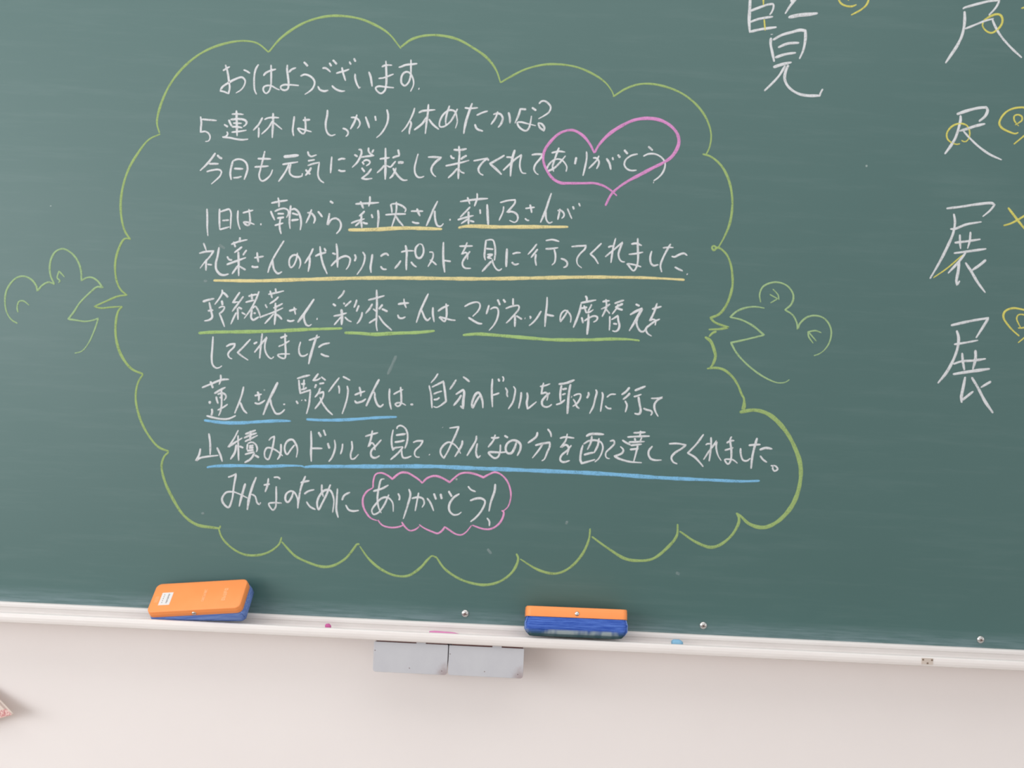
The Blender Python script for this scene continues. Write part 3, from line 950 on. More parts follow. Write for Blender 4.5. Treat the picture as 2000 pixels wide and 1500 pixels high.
        '1.3 -6061,1967 -6161,2109 -6233,2399 -6230,2720 -6152,3044 -6030,3290 -5855,3538 -5673,3641|'
        '1.3 -5687,3653 -5735,3811 -5694,4080 -5551,4434 -5325,4738 -5042,4965 -4728,5101 -4437,5155 -4222,5125 -4042,4994|'
        '1.3 -4043,5000 -3854,5236 -3518,5479 -3203,5592 -2964,5617 -2669,5591 -2439,5517 -2192,5382 -1981,5151|'
        '1.3 -1985,5175 -1823,5303 -1610,5373 -1370,5385 -1103,5337 -857,5217 -634,5072 -481,4887 -400,4686|'
        '1.1 -405,4693 -237,4802 -26,4920 258,5006 521,5023 787,4990 1032,4899 1230,4776 1345,4637 1380,4555|'
        '1.2 1362,4558 1553,4690 1745,4768 1941,4787 2189,4750 2439,4659 2667,4498 2837,4285 2922,4043 2907,3846 2852,3708|'
        '1.2 2802,3730 2927,3699 3105,3561 3239,3321 3304,3005 3282,2685 3207,2460 3106,2258|'
        '1.2 3105,2271 3042,2305 3019,2279 3050,2236 3105,2283 3244,2191 3326,2023 3362,1828 3367,1681 3338,1508 3248,1332|'
        '1.2 3358,1666 3305,1433 3186,1248 3048,1179* 3115,1116 3336,1043* 3197,1011 3025,996|'
        '1.3 3154,971 3098,949 3037,882|'
        '1.7 2973,879 3065,819 3130,681 3154,580 3109,437 3067,390|'
        '1.3 3028,384 3175,404 3304,375 3437,273 3534,136 3591,11 3633,-64 3609,-232|'
        '1.1 3624,-39 3651,-178 3626,-258|'
        '2.1 3571,-272 3807,-227 4034,-286 4268,-485 4449,-757 4562,-1060 4562,-1368 4465,-1681 4253,-1944 4034,-2052 3808,-2007 3662,-1888 3590,-1849|'
        '1.5 3604,-1848 3641,-1917 3639,-2001 3537,-2202 3349,-2365 3210,-2400 2982,-2327 2723,-2171|'
        '1.5 2689,-2060 2684,-2243 2539,-2446 2324,-2624 2129,-2662 1904,-2644 1616,-2490 1356,-2320|'
        '1.4 1328,-2195 1316,-2364 1229,-2592 1070,-2796 907,-2902 768,-2928 542,-2878 254,-2723|'
        '1.4 194,-2642 226,-2724 151,-2924 -37,-3087 -258,-3154 -483,-3137 -682,-3076 -913,-2933 -1063,-2744|'
        '1.3 -1051,-2767 -1117,-2742 -1184,-2802 -1290,-2933 -1479,-3068 -1675,-3077 -1904,-2990 -2107,-2832 -2257,-2643|'
        '1.3 -2258,-2615 -2300,-2617 -2339,-2674 -2471,-2849 -2662,-2970 -2829,-2992 -3056,-2933 -3256,-2844 -3388,-2724 -3477,-2631|'
        '1.2 -3480,-2561 -3517,-2675 -3678,-2808 -3872,-2865 -4069,-2855 -4270,-2753 -4417,-2605 -4475,-2454|'
        '1.4 -4448,-2425 -4452,-2461 -4592,-2460 -4818,-2428 -5020,-2298 -5200,-2054 -5355,-1753 -5407,-1531 -5372,-1389 -5305,-1316|'
        '1.2 -5304,-1307 -5467,-1248 -5635,-1070 -5781,-810 -5863,-493 -5835,-252 -5761,-120|'
        '1.3 -5766,-120 -5951,-44 -6121,162 -6214,425 -6227,691 -6194,853 -6136,922|'
        '1.2 -6061,1980 -6154,1976 -6240,1812 -6282,1569 -6243,1304 -6170,1174 -6073,1099|'
        '1 -6066,1104 -6218,1074 -6362,1006 -6578,897* -6467,878 -6333,897 -6137,921|'
    ),
    'bl': (
        '0.95 -7760,577 -7855,628 -7934,735 -7971,880 -7962,1065 -7895,1203 -7801,1293 -7691,1317 -7579,1273 -7501,1185 -7472,1100* -7403,1190 -7307,1243 -7214,1217* -7274,1331 -7299,1452 -7287,1600 -7220,1726 -7111,1775 -6986,1725 -6883,1620 -6814,1463 -6794,1292* -6722,1339 -6637,1349 -6549,1304 -6458,1198* -6544,1206 -6650,1115 -6802,948 -6893,796 -6973,682* -6838,670 -6714,658 -6593,682 -6502,717* -6560,518 -6648,305 -6741,190 -6850,154|'
        '0.85 -7762,749 -7778,828 -7752,921 -7685,931 -7590,868|'
        '0.85 -7153,1238 -7131,1276 -7175,1317 -7150,1423* -7060,1335|'
    ),
    'br': (
        '1 3885,1371 3730,1386 3578,1359 3452,1299 3354,1204* 3522,1174 3706,1093 3898,951* 3627,871 3386,806* 3484,647 3658,476 3844,343 4002,261 4145,217 4260,229 4328,277|'
        '1 3819,1457 3798,1584 3843,1702 3968,1772 4083,1784 4226,1733 4315,1622 4326,1533 4291,1441 4206,1358* 4324,1289 4394,1177 4418,1063* 4446,1154 4556,1262 4683,1293 4813,1261 4907,1163 4945,1037 4920,882 4849,763 4763,695 4687,666|'
        '0.8 3998,1677 4086,1585 4102,1509|'
        '0.8 3951,1592 4082,1527* 3970,1454|'
        '0.8 4792,1029 4694,1057 4580,1032* 4596,956 4672,857|'
        '0.8 4593,1026 4721,891|'
    ),
}

# ---------------------------------------------------------------- materials
m, nt, b = material('board_green', srgb(60, 98, 98), 0.42, 0.82)
v = mapping(nt, (1, 1, 1))
vs = mapping(nt, (1.2, 1, 14))
cloudy = noise(nt, v, 3.2, 5, 0.62)
streak = noise(nt, vs, 4.0, 6, 0.7)
base = mix(nt, cloudy, srgb(54, 92, 89), srgb(62, 99, 96))
base = mix(nt, ramp(nt, streak, [(0.50, (0, 0, 0)), (0.85, (0.20, 0.20, 0.20))]), base, srgb(112, 136, 134))
# powder that has settled on the lowest finger-width of the board
tc = node(nt, 'ShaderNodeTexCoord'); sx = node(nt, 'ShaderNodeSeparateXYZ')
nt.links.new(tc.outputs['Object'], sx.inputs[0])
mr = node(nt, 'ShaderNodeMapRange')
mr.inputs['From Min'].default_value = EYE - 0.3768; mr.inputs['From Max'].default_value = EYE - 0.350
mr.inputs['To Min'].default_value = 1.0; mr.inputs['To Max'].default_value = 0.0
nt.links.new(sx.outputs['Z'], mr.inputs['Value'])
dust = node(nt, 'ShaderNodeMath', operation='MULTIPLY')
nt.links.new(mr.outputs['Result'], dust.inputs[0])
nt.links.new(ramp(nt, noise(nt, mapping(nt, (2, 1, 40)), 6, 5, 0.7), [(0.35, (0.05, 0.05, 0.05)), (0.75, (0.75, 0.75, 0.75))]), dust.inputs[1])
base = mix(nt, dust.outputs[0], base, srgb(142, 160, 168))
# specks of chalk left by the eraser
vo = node(nt, 'ShaderNodeTexVoronoi', Scale=26.0)
nt.links.new(mapping(nt, (1, 1, 1)), vo.inputs['Vector'])
sp = node(nt, 'ShaderNodeMath', operation='LESS_THAN'); sp.inputs[1].default_value = 0.045
nt.links.new(vo.outputs['Distance'], sp.inputs[0])
pick = node(nt, 'ShaderNodeSeparateColor'); nt.links.new(vo.outputs['Color'], pick.inputs[0])
gt = node(nt, 'ShaderNodeMath', operation='GREATER_THAN'); gt.inputs[1].default_value = 0.93
nt.links.new(pick.outputs[0], gt.inputs[0])
both = node(nt, 'ShaderNodeMath', operation='MULTIPLY')
nt.links.new(sp.outputs[0], both.inputs[0]); nt.links.new(gt.outputs[0], both.inputs[1])
half = node(nt, 'ShaderNodeMath', operation='MULTIPLY'); half.inputs[1].default_value = 0.45
nt.links.new(both.outputs[0], half.inputs[0])
base = mix(nt, half.outputs[0], base, srgb(190, 200, 196))
nt.links.new(base, b.inputs['Base Color'])
nt.links.new(ramp(nt, cloudy, [(0.3, (0.46,) * 3), (0.7, (0.52,) * 3)]), b.inputs['Roughness'])
BOARD = m

def chalk_material(name, col):
    m, nt, b = material(name, col, 0.95, 0.1)
    v = mapping(nt, (1, 1, 1))
    g = noise(nt, v, 900, 3, 0.7)
    p = noise(nt, v, 60, 2, 0.5)
    mul = node(nt, 'ShaderNodeMath', operation='MULTIPLY_ADD'); mul.inputs[1].default_value = 0.35
    nt.links.new(p, mul.inputs[0]); nt.links.new(g, mul.inputs[2])
    nt.links.new(ramp(nt, mul.outputs[0], [(0.47, (0.45,) * 3), (0.68, (0.94,) * 3)]), b.inputs['Alpha'])
    return m
CH = {
    'white': chalk_material('white_chalk', srgb(220, 221, 224)),
    'yellow': chalk_material('cream_yellow_chalk', srgb(226, 212, 156)),
    'lemon': chalk_material('lemon_yellow_chalk', srgb(214, 206, 110)),
    'green': chalk_material('green_chalk', srgb(164, 194, 126)),
    'lime': chalk_material('pale_green_chalk', srgb(158, 182, 118)),
    'mint': chalk_material('mint_green_chalk', srgb(160, 188, 140)),
    'pink': chalk_material('pink_chalk', srgb(216, 146, 200)),
    'rose': chalk_material('rose_chalk', srgb(230, 160, 204)),
    'blue': chalk_material('blue_chalk', srgb(130, 188, 226)),
}

m, nt, b = material('wall_paint', srgb(238, 230, 222), 0.85, 0.25)
v = mapping(nt, (1, 1, 1))
nt.links.new(mix(nt, noise(nt, v, 5, 4, 0.6), srgb(240, 232, 230), srgb(245, 238, 236)), b.inputs['Base Color'])
bump(nt, b, noise(nt, v, 240, 3, 0.6), 0.08, 0.001)
WALL = m
m, nt, b = material('floor_boards', srgb(176, 140, 100), 0.5, 0.4)
nt.links.new(mix(nt, noise(nt, mapping(nt, (1, 12, 1)), 6, 5, 0.6), srgb(140, 122, 108), srgb(164, 144, 128)), b.inputs['Base Color'])
FLOOR = m
m, nt, b = material('tray_aluminium', srgb(228, 222, 218), 0.42, 0.5)
v = mapping(nt, (6, 40, 40))
nt.links.new(mix(nt, noise(nt, v, 3, 5, 0.65), srgb(228, 219, 216), srgb(242, 237, 234)), b.inputs['Base Color'])
TRAY = m
m, nt, b = material('orange_plastic', srgb(244, 126, 44), 0.45, 0.4)
nt.links.new(mix(nt, noise(nt, mapping(nt, (1, 1, 1)), 40, 3, 0.5), srgb(255, 152, 84), srgb(255, 160, 94)), b.inputs['Base Color'])
ORANGE = m
ORANGE_PALE, nt, b = material('worn_orange_lettering', srgb(255, 184, 134), 0.6, 0.3)
def pad_material(name, dusty):
    m, nt, b = material(name, srgb(66, 102, 182), 0.95, 0.1)
    tc = node(nt, 'ShaderNodeTexCoord'); s = node(nt, 'ShaderNodeSeparateXYZ')
    nt.links.new(tc.outputs['Object'], s.inputs[0])
    v = mapping(nt, (1, 1, 1))
    vl = mapping(nt, (6, 60, 160))
    base = mix(nt, ramp(nt, noise(nt, vl, 5, 4, 0.7), [(0.35, (0,) * 3), (0.68, (1,) * 3)]), *((srgb(44, 76, 164), srgb(96, 130, 212)) if dusty else (srgb(84, 116, 196), srgb(146, 172, 226))))
    # ribs of the corduroy run along the pad
    w = node(nt, 'ShaderNodeTexWave', Scale=150.0, Distortion=0.6, bands_direction='Z')
    nt.links.new(tc.outputs['Object'], w.inputs['Vector'])
    bump(nt, b, w.outputs['Fac'], 0.5, 0.0012)
    if dusty:
        mr = node(nt, 'ShaderNodeMapRange')
        mr.inputs['From Min'].default_value = -0.0325; mr.inputs['From Max'].default_value = -0.0405
        nt.links.new(s.outputs['Z'], mr.inputs['Value'])
        base = mix(nt, mr.outputs['Result'], base, srgb(62, 92, 100))
        band = ramp(nt, mr.outputs['Result'], [(0.0, (0,) * 3), (0.35, (1,) * 3), (0.75, (1,) * 3), (1.0, (0.15,) * 3)])
        patch = ramp(nt, noise(nt, mapping(nt, (1, .4, .4)), 26, 3, 0.6), [(0.46, (0,) * 3), (0.56, (0.8,) * 3)])
        mm = node(nt, 'ShaderNodeMath', operation='MULTIPLY')
        nt.links.new(band, mm.inputs[0]); nt.links.new(patch, mm.inputs[1])
        base = mix(nt, mm.outputs[0], base, srgb(178, 190, 190))
    nt.links.new(base, b.inputs['Base Color'])
    return m
PAD_CLEAN = pad_material('blue_corduroy', False)
PAD_DUSTY = pad_material('dusty_blue_corduroy', True)
STEEL, nt, b = material('nickel_steel', srgb(214, 212, 210), 0.25, 0.5, 1.0)
DARK_STEEL, nt, b = material('screw_slot', srgb(112, 84, 76), 0.6, 0.3)
m, nt, b = material('worn_grey_paint', srgb(190, 187, 190), 0.55, 0.4)
v = mapping(nt, (1, 1, 1))
g = mix(nt, noise(nt, v, 30, 5, 0.6), srgb(188, 187, 194), srgb(202, 202, 206))
# brown wear in the lower right corner
tc = node(nt, 'ShaderNodeTexCoord')
ds = node(nt, 'ShaderNodeVectorMath', operation='DISTANCE'); ds.inputs[1].default_value = (0.056, 0, -0.047)
nt.links.new(tc.outputs['Object'], ds.inputs[0])
ad = node(nt, 'ShaderNodeMath', operation='MULTIPLY_ADD'); ad.inputs[1].default_value = 0.02
nt.links.new(noise(nt, v, 90, 4, 0.6), ad.inputs[0]); nt.links.new(ds.outputs['Value'], ad.inputs[2])
g = mix(nt, ramp(nt, ad.outputs[0], [(0.016, (0.75,) * 3), (0.030, (0, 0, 0))]), g, srgb(160, 140, 140))
nt.links.new(g, b.inputs['Base Color'])
GREY = m
DARK_BROWN, nt, b = material('gap_shade_and_chips', srgb(98, 60, 58), 0.8, 0.2)  # dark tone painted for the shaded gap, also used on the paint chips
PAPER, nt, b = material('paper', srgb(220, 204, 194), 0.8, 0.2)
FINE_LINE, nt, b = material('fine_edge_line', srgb(188, 168, 160), 0.8, 0.2)
m, nt, b = material('red_printed_border', srgb(206, 150, 148), 0.8, 0.2)
nt.links.new(ramp(nt, noise(nt, mapping(nt, (1, 1, 1)), 420, 2, 0.6), [(0.42, srgb(196, 128, 130)), (0.58, srgb(230, 200, 192))]), b.inputs['Base Color'])
RED_PRINT = m
STICKER, nt, b = material('sticker_paper', srgb(232, 228, 226), 0.7, 0.3)
PRINT, nt, b = material('grey_print', srgb(150, 144, 144), 0.8, 0.2)
CHALK_BLUE, nt, b = material('blue_chalk_stick', srgb(150, 200, 232), 0.95, 0.1)
CHALK_PINK, nt, b = material('pink_chalk_stick', srgb(222, 112, 172), 0.95, 0.1)
CHALK_ROSE, nt, b = material('rose_chalk_stick', srgb(240, 150, 200), 0.95, 0.1)
SCUFF, nt, b = material('scuffed_tape', srgb(206, 192, 182), 0.8, 0.2)
SCUFF_DOT, nt, b = material('brown_spot', srgb(134, 116, 102), 0.8, 0.2)

# ---------------------------------------------------------------- room
def structure(name, bm, mat):
    o = link(name, bm, mat, smooth=False); o['kind'] = 'structure'
    return o
bm = bmesh.new(); box(bm, -2.6, 3.2, 0.022, 0.14, 0.0, 2.9); structure('wall_back', bm, WALL)
bm = bmesh.new(); box(bm, -3.4, 3.2, -6.5, 0.14, -0.1, 0.0); structure('floor', bm, FLOOR)

# ---------------------------------------------------------------- chalkboard
Z0 = EYE                        # the tracing below is measured from the camera's height
board = thing('chalkboard', 'wide green chalkboard with white chalk message inside a drawn cloud, above a white tray', 'chalkboard', (0, 0, 0))
bm = bmesh.new(); box(bm, -1.75, 2.15, 0.0, 0.022, Z0 - 0.3768, Z0 + 0.80)
link('board_panel', bm, BOARD, board, smooth=False)

prof = [(0.0215, -.3768), (-.0030, -.3768), (-.0048, -.3778), (-.0055, -.3795), (-.0055, -.3835), (-.0042, -.3845),
        (-.0042, -.3900), (-.0060, -.3920), (-.0540, -.3920), (-.0562, -.3905), (-.0566, -.3806), (-.0578, -.3790),
        (-.0596, -.3787), (-.0612, -.3794), (-.0622, -.3812), (-.0628, -.3850), (-.0626, -.3890), (-.0618, -.3925),
        (-.0604, -.3941), (-.0580, -.3946), (0.0215, -.3950)]
bm = bmesh.new(); extrude_profile(bm, [(y, z + Z0) for y, z in prof], -1.75, 2.15)
tray = link('chalk_tray', bm, TRAY, board, smooth=False)
tray['label'] = 'white metal chalk tray running along the bottom edge of the board'
def at_board(px, py, y=0.0):
    """a point of the photograph carried back to depth y (metres)"""
    u, w = px - 1000.0, 750.0 - py
    k = (DIST + y) / 1921.0
    return Vector(((u * math.cos(ROLL) - w * math.sin(ROLL)) * k, y, Z0 + (u * math.sin(ROLL) + w * math.cos(ROLL)) * k))
for px, py in ((908.5, 1198), (1373.5, 1221.5), (1915, 1249)):
    c = at_board(px, py)
    bm = bmesh.new(); dome(bm, 0.0060, 0.0030, (c.x, -0.0002, c.z))
    s = link('screw', bm, STEEL, board); s['label'] = 'round screw head near the lower edge of the board'
    bm = bmesh.new()
    for a in (0.5, 0.5 + math.pi / 2):
        q = Matrix.Rotation(a, 4, 'Y')
        n0 = len(bm.verts); box(bm, -0.0026, 0.0026, -0.0034, -0.0026, -0.0006, 0.0006)
        bm.verts.ensure_lookup_table()
        for vv in bm.verts[n0:]: vv.co = (q @ vv.co) + Vector((c.x, 0, c.z))
    link('cross_slot', bm, DARK_STEEL, s, smooth=False)
# scrap of old tape on the lip of the tray
c = at_board(1811, 1291.5, -0.0628)
bm = bmesh.new(); box(bm, c.x - 0.0085, c.x + 0.0085, -0.0633, -0.0600, c.z - 0.0045, c.z + 0.0045)
sc_ = link('tape_scrap', bm, SCUFF, board, smooth=False); sc_['label'] = 'beige scrap with brown spots stuck to the tray lip'
bm = bmesh.new()
for dx, dz in ((-0.0065, 0.0022), (0.0068, 0.0022), (0.0004, -0.0028)):
    box(bm, c.x + dx - 0.0013, c.x + dx + 0.0013, -0.0637, -0.0630, c.z + dz - 0.0012, c.z + dz + 0.0012)
link('brown_spot', bm, SCUFF_DOT, sc_, smooth=False)

# ---------------------------------------------------------------- chalk strokes
def curve_points(tokens):
    """tokens 'x,z' in tenths of a millimetre; a trailing * is a sharp corner"""
    runs, cur = [], []
    for t in tokens:
        star = t.endswith('*'); x, z = t.rstrip('*').split(',')
        p = Vector((float(x) * 1e-4, float(z) * 1e-4)); cur.append(p)
        if star: runs.append(cur); cur = [p]
    if len(cur) > 1 or not runs: runs.append(cur)
    out = []
    for r in runs:
        if len(r) == 2:
            seg = [r[0], r[1]]
            n = max(2, int((r[1] - r[0]).length / 0.002))
            seg = [r[0].lerp(r[1], i / n) for i in range(n + 1)]
        else:
            q = [2 * r[0] - r[1]] + r + [2 * r[-1] - r[-2]]
            seg = [r[0]]
            for i in range(1, len(q) - 2):
                p0, p1, p2, p3 = q[i-1:i+3]
                # centripetal Catmull-Rom
                t0 = 0; t1 = t0 + max(1e-6, (p1 - p0).length) ** .5
                t2 = t1 + max(1e-6, (p2 - p1).length) ** .5; t3 = t2 + max(1e-6, (p3 - p2).length) ** .5
                n = max(2, int((p2 - p1).length / 0.0016))
                for k in range(1, n + 1):
                    t = t1 + (t2 - t1) * k / n
                    a1 = (t1-t)/(t1-t0)*p0 + (t-t0)/(t1-t0)*p1; a2 = (t2-t)/(t2-t1)*p1 + (t-t1)/(t2-t1)*p2
                    a3 = (t3-t)/(t3-t2)*p2 + (t-t2)/(t3-t2)*p3
                    b1 = (t2-t)/(t2-t0)*a1 + (t-t0)/(t2-t0)*a2; b2 = (t3-t)/(t3-t1)*a2 + (t-t1)/(t3-t1)*a3
                    seg.append((t2-t)/(t2-t1)*b1 + (t-t1)/(t2-t1)*b2)
        out += seg if not out else seg[1:]
    return out

LEVEL = [0]
def chalk_stroke(bm, text, width):
    tok = text.split(); wmul = float(tok[0]); pts = curve_points(tok[1:])
    half = 0.5 * width * wmul
    cum = [0.0]
    for a, c in zip(pts, pts[1:]): cum.append(cum[-1] + (c - a).length)
    total = cum[-1]
    cap = min(half * 1.0, total * 0.45)
    # extra rows so both ends are round
    marks = sorted(set([0.0, total] + [cap * f for f in (.06, .25, .55, 1)] + [total - cap * f for f in (.06, .25, .55, 1)] + cum))
    rows = []; i = 0
    ph = random.random() * 6.28
    pres = random.uniform(0.9, 1.08)
    for s in marks:
        while i < len(cum) - 2 and cum[i + 1] < s: i += 1
        d = cum[i + 1] - cum[i]
        p = pts[i].lerp(pts[i + 1], 0 if d < 1e-9 else (s - cum[i]) / d)
        a = pts[max(0, i - 1)]; c = pts[min(len(pts) - 1, i + 2)]
        t = (c - a) if (c - a).length > 1e-7 else Vector((1, 0))
        t.normalize()
        e = min(s, total - s)
        k = math.sqrt(max(0.0, 1 - ((cap - e) / cap) ** 2)) if e < cap else 1.0
        u = s / max(total, 1e-6)
        body = pres * (1.0 + 0.10 * math.sin(ph + s * 90) + 0.05 * math.sin(2 * ph + s * 310))
        body *= min(1.0, 0.72 + 2.2 * u) * min(1.0, 0.60 + 1.6 * (1 - u)) if total > 0.012 else 1.0
        rows.append((p, Vector((-t.y, t.x)), max(half * k * body, 0.00004)))
    lift = 0.00012 + (LEVEL[0] % 40) * 0.000006; LEVEL[0] += 1
    prev = None
    for p, nrm, h in rows:
        cur = []
        for f, y in ((-1, 0.0), (-0.55, -0.00022), (0.55, -0.00022), (1, 0.0)):
            q = p + nrm * (h * f)
            cur.append(bm.verts.new((q.x, -lift + y * min(1, h / half), Z0 + q.y)))
        if prev:
            for j in range(3): bm.faces.new((prev[j], prev[j + 1], cur[j + 1], cur[j]))
        prev = cur

def drawing(name, key, mat, width, label=None, only=None, parent=None):
    bm = bmesh.new()
    lines = [s for s in STROKES[key].split('|') if s]
    for k, s in enumerate(lines):
        if only is None or k in only: chalk_stroke(bm, s, width)
    me_o = link(name, bm, CH[mat], parent or board)
    if label: me_o['label'] = label
    return me_o

W = 0.00300
drawing('speech_cloud', 'cloud', 'lime', 0.0029, 'large pale green chalk cloud outline around the whole message')
for key, label in (('bl', 'green chalk head with open beak at the left of the cloud'), ('br', 'green chalk head with open beak at the right of the cloud')):
    n_face = 1 if key == 'bl' else 2
    total = len([s for s in STROKES[key].split('|') if s])
    face = drawing('animal_drawing', key, 'mint', 0.0029, label, only=range(n_face))
    eyes = ([1], [2]) if key == 'bl' else ([2, 3], [4, 5])
    for e in eyes: drawing('eye', key, 'mint', 0.0027, only=e, parent=face)
LINES = ['first', 'second', 'third', 'fourth', 'fifth', 'sixth', 'seventh', 'eighth', 'ninth', 'last']
for i, w_ in enumerate(LINES):
    # a line of the message: an empty holding each written character
    row = bpy.data.objects.new('handwritten_line', None); sc.collection.objects.link(row)
    row.parent = board; row.empty_display_size = 0.02
    row['label'] = 'white chalk writing, %s line of the message' % w_
    for glyph in STROKES['l%d' % (i + 1)].split('+'):
        bm = bmesh.new()
        for st_ in glyph.split('|'):
            if st_: chalk_stroke(bm, st_, W)
        link('character', bm, CH['white'], row)
for key, mat, col in (('ly', 'yellow', 'yellow'), ('lg', 'green', 'green')):
    for k in range(3): drawing('underline', key, mat, 0.0034, '%s chalk underline' % col, only=[k])
drawing('underline', 'lb', 'blue', 0.0034, 'blue chalk underline', only=[0])
drawing('underline', 'lb', 'blue', 0.0034, 'blue chalk underline', only=[1])
drawing('underline', 'lb', 'blue', 0.0034, 'long blue chalk underline', only=[2, 3])
drawing('heart', 'heart', 'pink', 0.0033, 'pink chalk heart around the last word of the third line')
drawing('cloud_frame', 'pc', 'rose', 0.0027, 'pink chalk scalloped frame around the last word')
for k in range(1, 6):
    drawing('practice_character', 'k%d' % k, 'white', 0.0035 if k != 4 else 0.0033, 'large white chalk character at the right of the board')
    for only in {1: ([0, 1], [2, 3, 4, 5]), 2: ([0], [1]), 3: ([0], [1, 2]), 4: ([0], [1, 2]), 5: ([0, 1],)}[k]:
        drawing('correction_mark', 'k%dy' % k, 'lemon', 0.0029, 'yellow chalk correction mark', only=only)

# half-wiped chalk
SMEAR = chalk_material('wiped_chalk', srgb(176, 190, 190))
for n_ in SMEAR.node_tree.nodes:
    if n_.type == 'VALTORGB':
        n_.color_ramp.elements[0].color = (0.02, 0.02, 0.02, 1); n_.color_ramp.elements[1].color = (0.34, 0.34, 0.34, 1)
CH['smear'] = SMEAR
def px_stroke(pts):
    return '1 ' + ' '.join('%d,%d' % (round(p.x * 1e4), round((p.z - Z0) * 1e4)) for p in (at_board(*q) for q in pts))
STROKES['smear'] = '|'.join(px_stroke(p) for p in (
    [(774, 694), (768, 708), (757, 732)], [(428, 478), (434, 482), (440, 486)], [(398, 549), (405, 549)],
    [(1320, 1118), (1328, 1122)], [(397, 1005), (396, 1000)], [(952, 1072), (960, 1082)], [(1105, 1024), (1109, 1017)]))
for k_ in range(7): drawing('chalk_smear', 'smear', 'smear', (0.0052, 0.0045, 0.004, 0.004, 0.005, 0.004, 0.004)[k_], 'faint half-wiped chalk mark', only=[k_])

# ---------------------------------------------------------------- erasers
def eraser(name, label, loc, rot, L, WID, HL, HP0, HP1, pad_mat, folds=(-1, 1)):
    """lid's top face lies at local z = 0; the pad hangs below, HP0 thick at the left end and HP1 at the right"""
    root = thing(name, label, 'chalkboard eraser', loc, rot, 'orange and blue erasers on the chalk tray')
    bm = bmesh.new()
    rings = []
    for inset, z in ((0.0, -HL), (0.0, -0.0052), (0.0003, -0.0048), (0.0003, -0.0016), (0.0008, -0.0006), (0.0018, 0.0)):
        rings.append([(x, y, z) for x, y in rounded_rect(L - 2 * inset, WID - 2 * inset, 0.0085 - inset * 0.6)])
    stack_rings(bm, rings)
    lid = link('lid', bm, ORANGE, root); bevel_mod(lid, 0.0005, 2)
    lid['label'] = 'orange plastic back of the eraser'
    bm = bmesh.new(); rings = []
    N = 9
    for k in range(N):
        f = k / (N - 1)                       # 0 under the lid .. 1 at the wiping face
        bulge = 0.0016 * math.sin(math.pi * min(1, f * 1.15)) - 0.0060 * max(0, (f - 0.62) / 0.38) ** 2
        ring = []
        for x, y in rounded_rect(L - 0.0030 + 2 * bulge, WID - 0.0020 + 2 * bulge, 0.0075, 6):
            hp = HP0 + (HP1 - HP0) * (x / L + 0.5)
            ring.append((x, y, -HL + 0.0004 - hp * f + 0.0004 * math.sin(x * 310 + f * 5)))
        rings.append(ring)
    stack_rings(bm, rings)
    pad = link('pad', bm, pad_mat, root)
    pad['label'] = 'blue corduroy wiping pad'
    # the folded cloth at the two ends
    for s in folds:
        bm = bmesh.new(); hp = HP0 if s < 0 else HP1
        for (w0, w1, off) in ((0.47, 0.36, 0.0012), ):
            pts = []
            for f, wd, o in ((0.02, w0, -0.0012), (0.30, w0 * 0.97, off), (0.62, w1 * 1.25, off * .8), (0.84, w1, -0.0030)):
                pts.append([(s * (L / 2 - 0.0008 + o), y, -HL - hp * f) for y in (-WID * wd, -WID * wd * .4, WID * wd * .4, WID * wd)])
            vr = [[bm.verts.new(p) for p in r] for r in pts]
            for a, c in zip(vr, vr[1:]):
                for j in range(3): bm.faces.new((a[j], a[j + 1], c[j + 1], c[j]))
        fl = link('cloth_fold', bm, PAD_CLEAN, root)
        so = fl.modifiers.new('thickness', 'SOLIDIFY'); so.thickness = 0.0014
    for s in (-1, 1):
        bm = bmesh.new(); dome(bm, 0.0036, 0.0022, (0, 0, 0), '-y')
        if s > 0:
            for vv in bm.verts: vv.co = Matrix.Rotation(math.pi, 4, 'Z') @ vv.co
        for vv in bm.verts: vv.co += Vector((0.000, s * (WID / 2 - 0.0001), -HL * 0.60))
        link('rivet', bm, STEEL, root)['label'] = 'small round metal rivet in the long side'
    return root

R_ = math.radians
left = eraser('chalkboard_eraser', 'orange-backed eraser with a white sticker leaning on the board, left end of the tray',
              (-0.4598, -0.0490, Z0 - 0.3420), (0.6857, -0.1237, -0.1079), 0.1465, 0.0552, 0.0124, 0.010, 0.0285, PAD_CLEAN, (1,))
# sticker with a printed bar, and the worn moulded lettering
bm = bmesh.new(); box(bm, -0.0580, -0.0405, -0.0150, 0.0085, -0.0001, 0.0002)
st = link('sticker', bm, STICKER, left, smooth=False); st['label'] = 'white sticker with grey print'
bm = bmesh.new()
for k in range(9):
    y0 = -0.0118 + k * 0.0020
    box(bm, -0.0475, -0.0475 + (0.0026 if k % 3 else 0.0020), y0, y0 + 0.0013, 0.0001, 0.00032)
for k in range(5):
    box(bm, -0.0540, -0.0528, -0.011 + k * 0.0036, -0.0092 + k * 0.0036, 0.0001, 0.00032)
link('printed_text', bm, PRINT, st, smooth=False)
def lettering(x0, wdt, y0, n, pitch, glyphs):
    bm = bmesh.new()
    for k in range(n):
        y = y0 + k * pitch; g = glyphs[k % len(glyphs)]
        t = wdt * 0.24; h = pitch * 0.74
        if 'L' in g: box(bm, x0, x0 + wdt, y, y + t * .8, -0.0001, 0.00030)
        if 'R' in g: box(bm, x0, x0 + wdt, y + h - t * .8, y + h, -0.0001, 0.00030)
        if 'B' in g: box(bm, x0 + wdt - t, x0 + wdt, y, y + h, -0.0001, 0.00029)
        if 'T' in g: box(bm, x0, x0 + t, y, y + h, -0.0001, 0.00029)
        if 'M' in g: box(bm, x0 + wdt * .4, x0 + wdt * .4 + t, y, y + h, -0.0001, 0.00028)
    o = link('moulded_lettering', bm, ORANGE_PALE, left, smooth=False)
    o['label'] = 'faint worn lettering on the orange back'
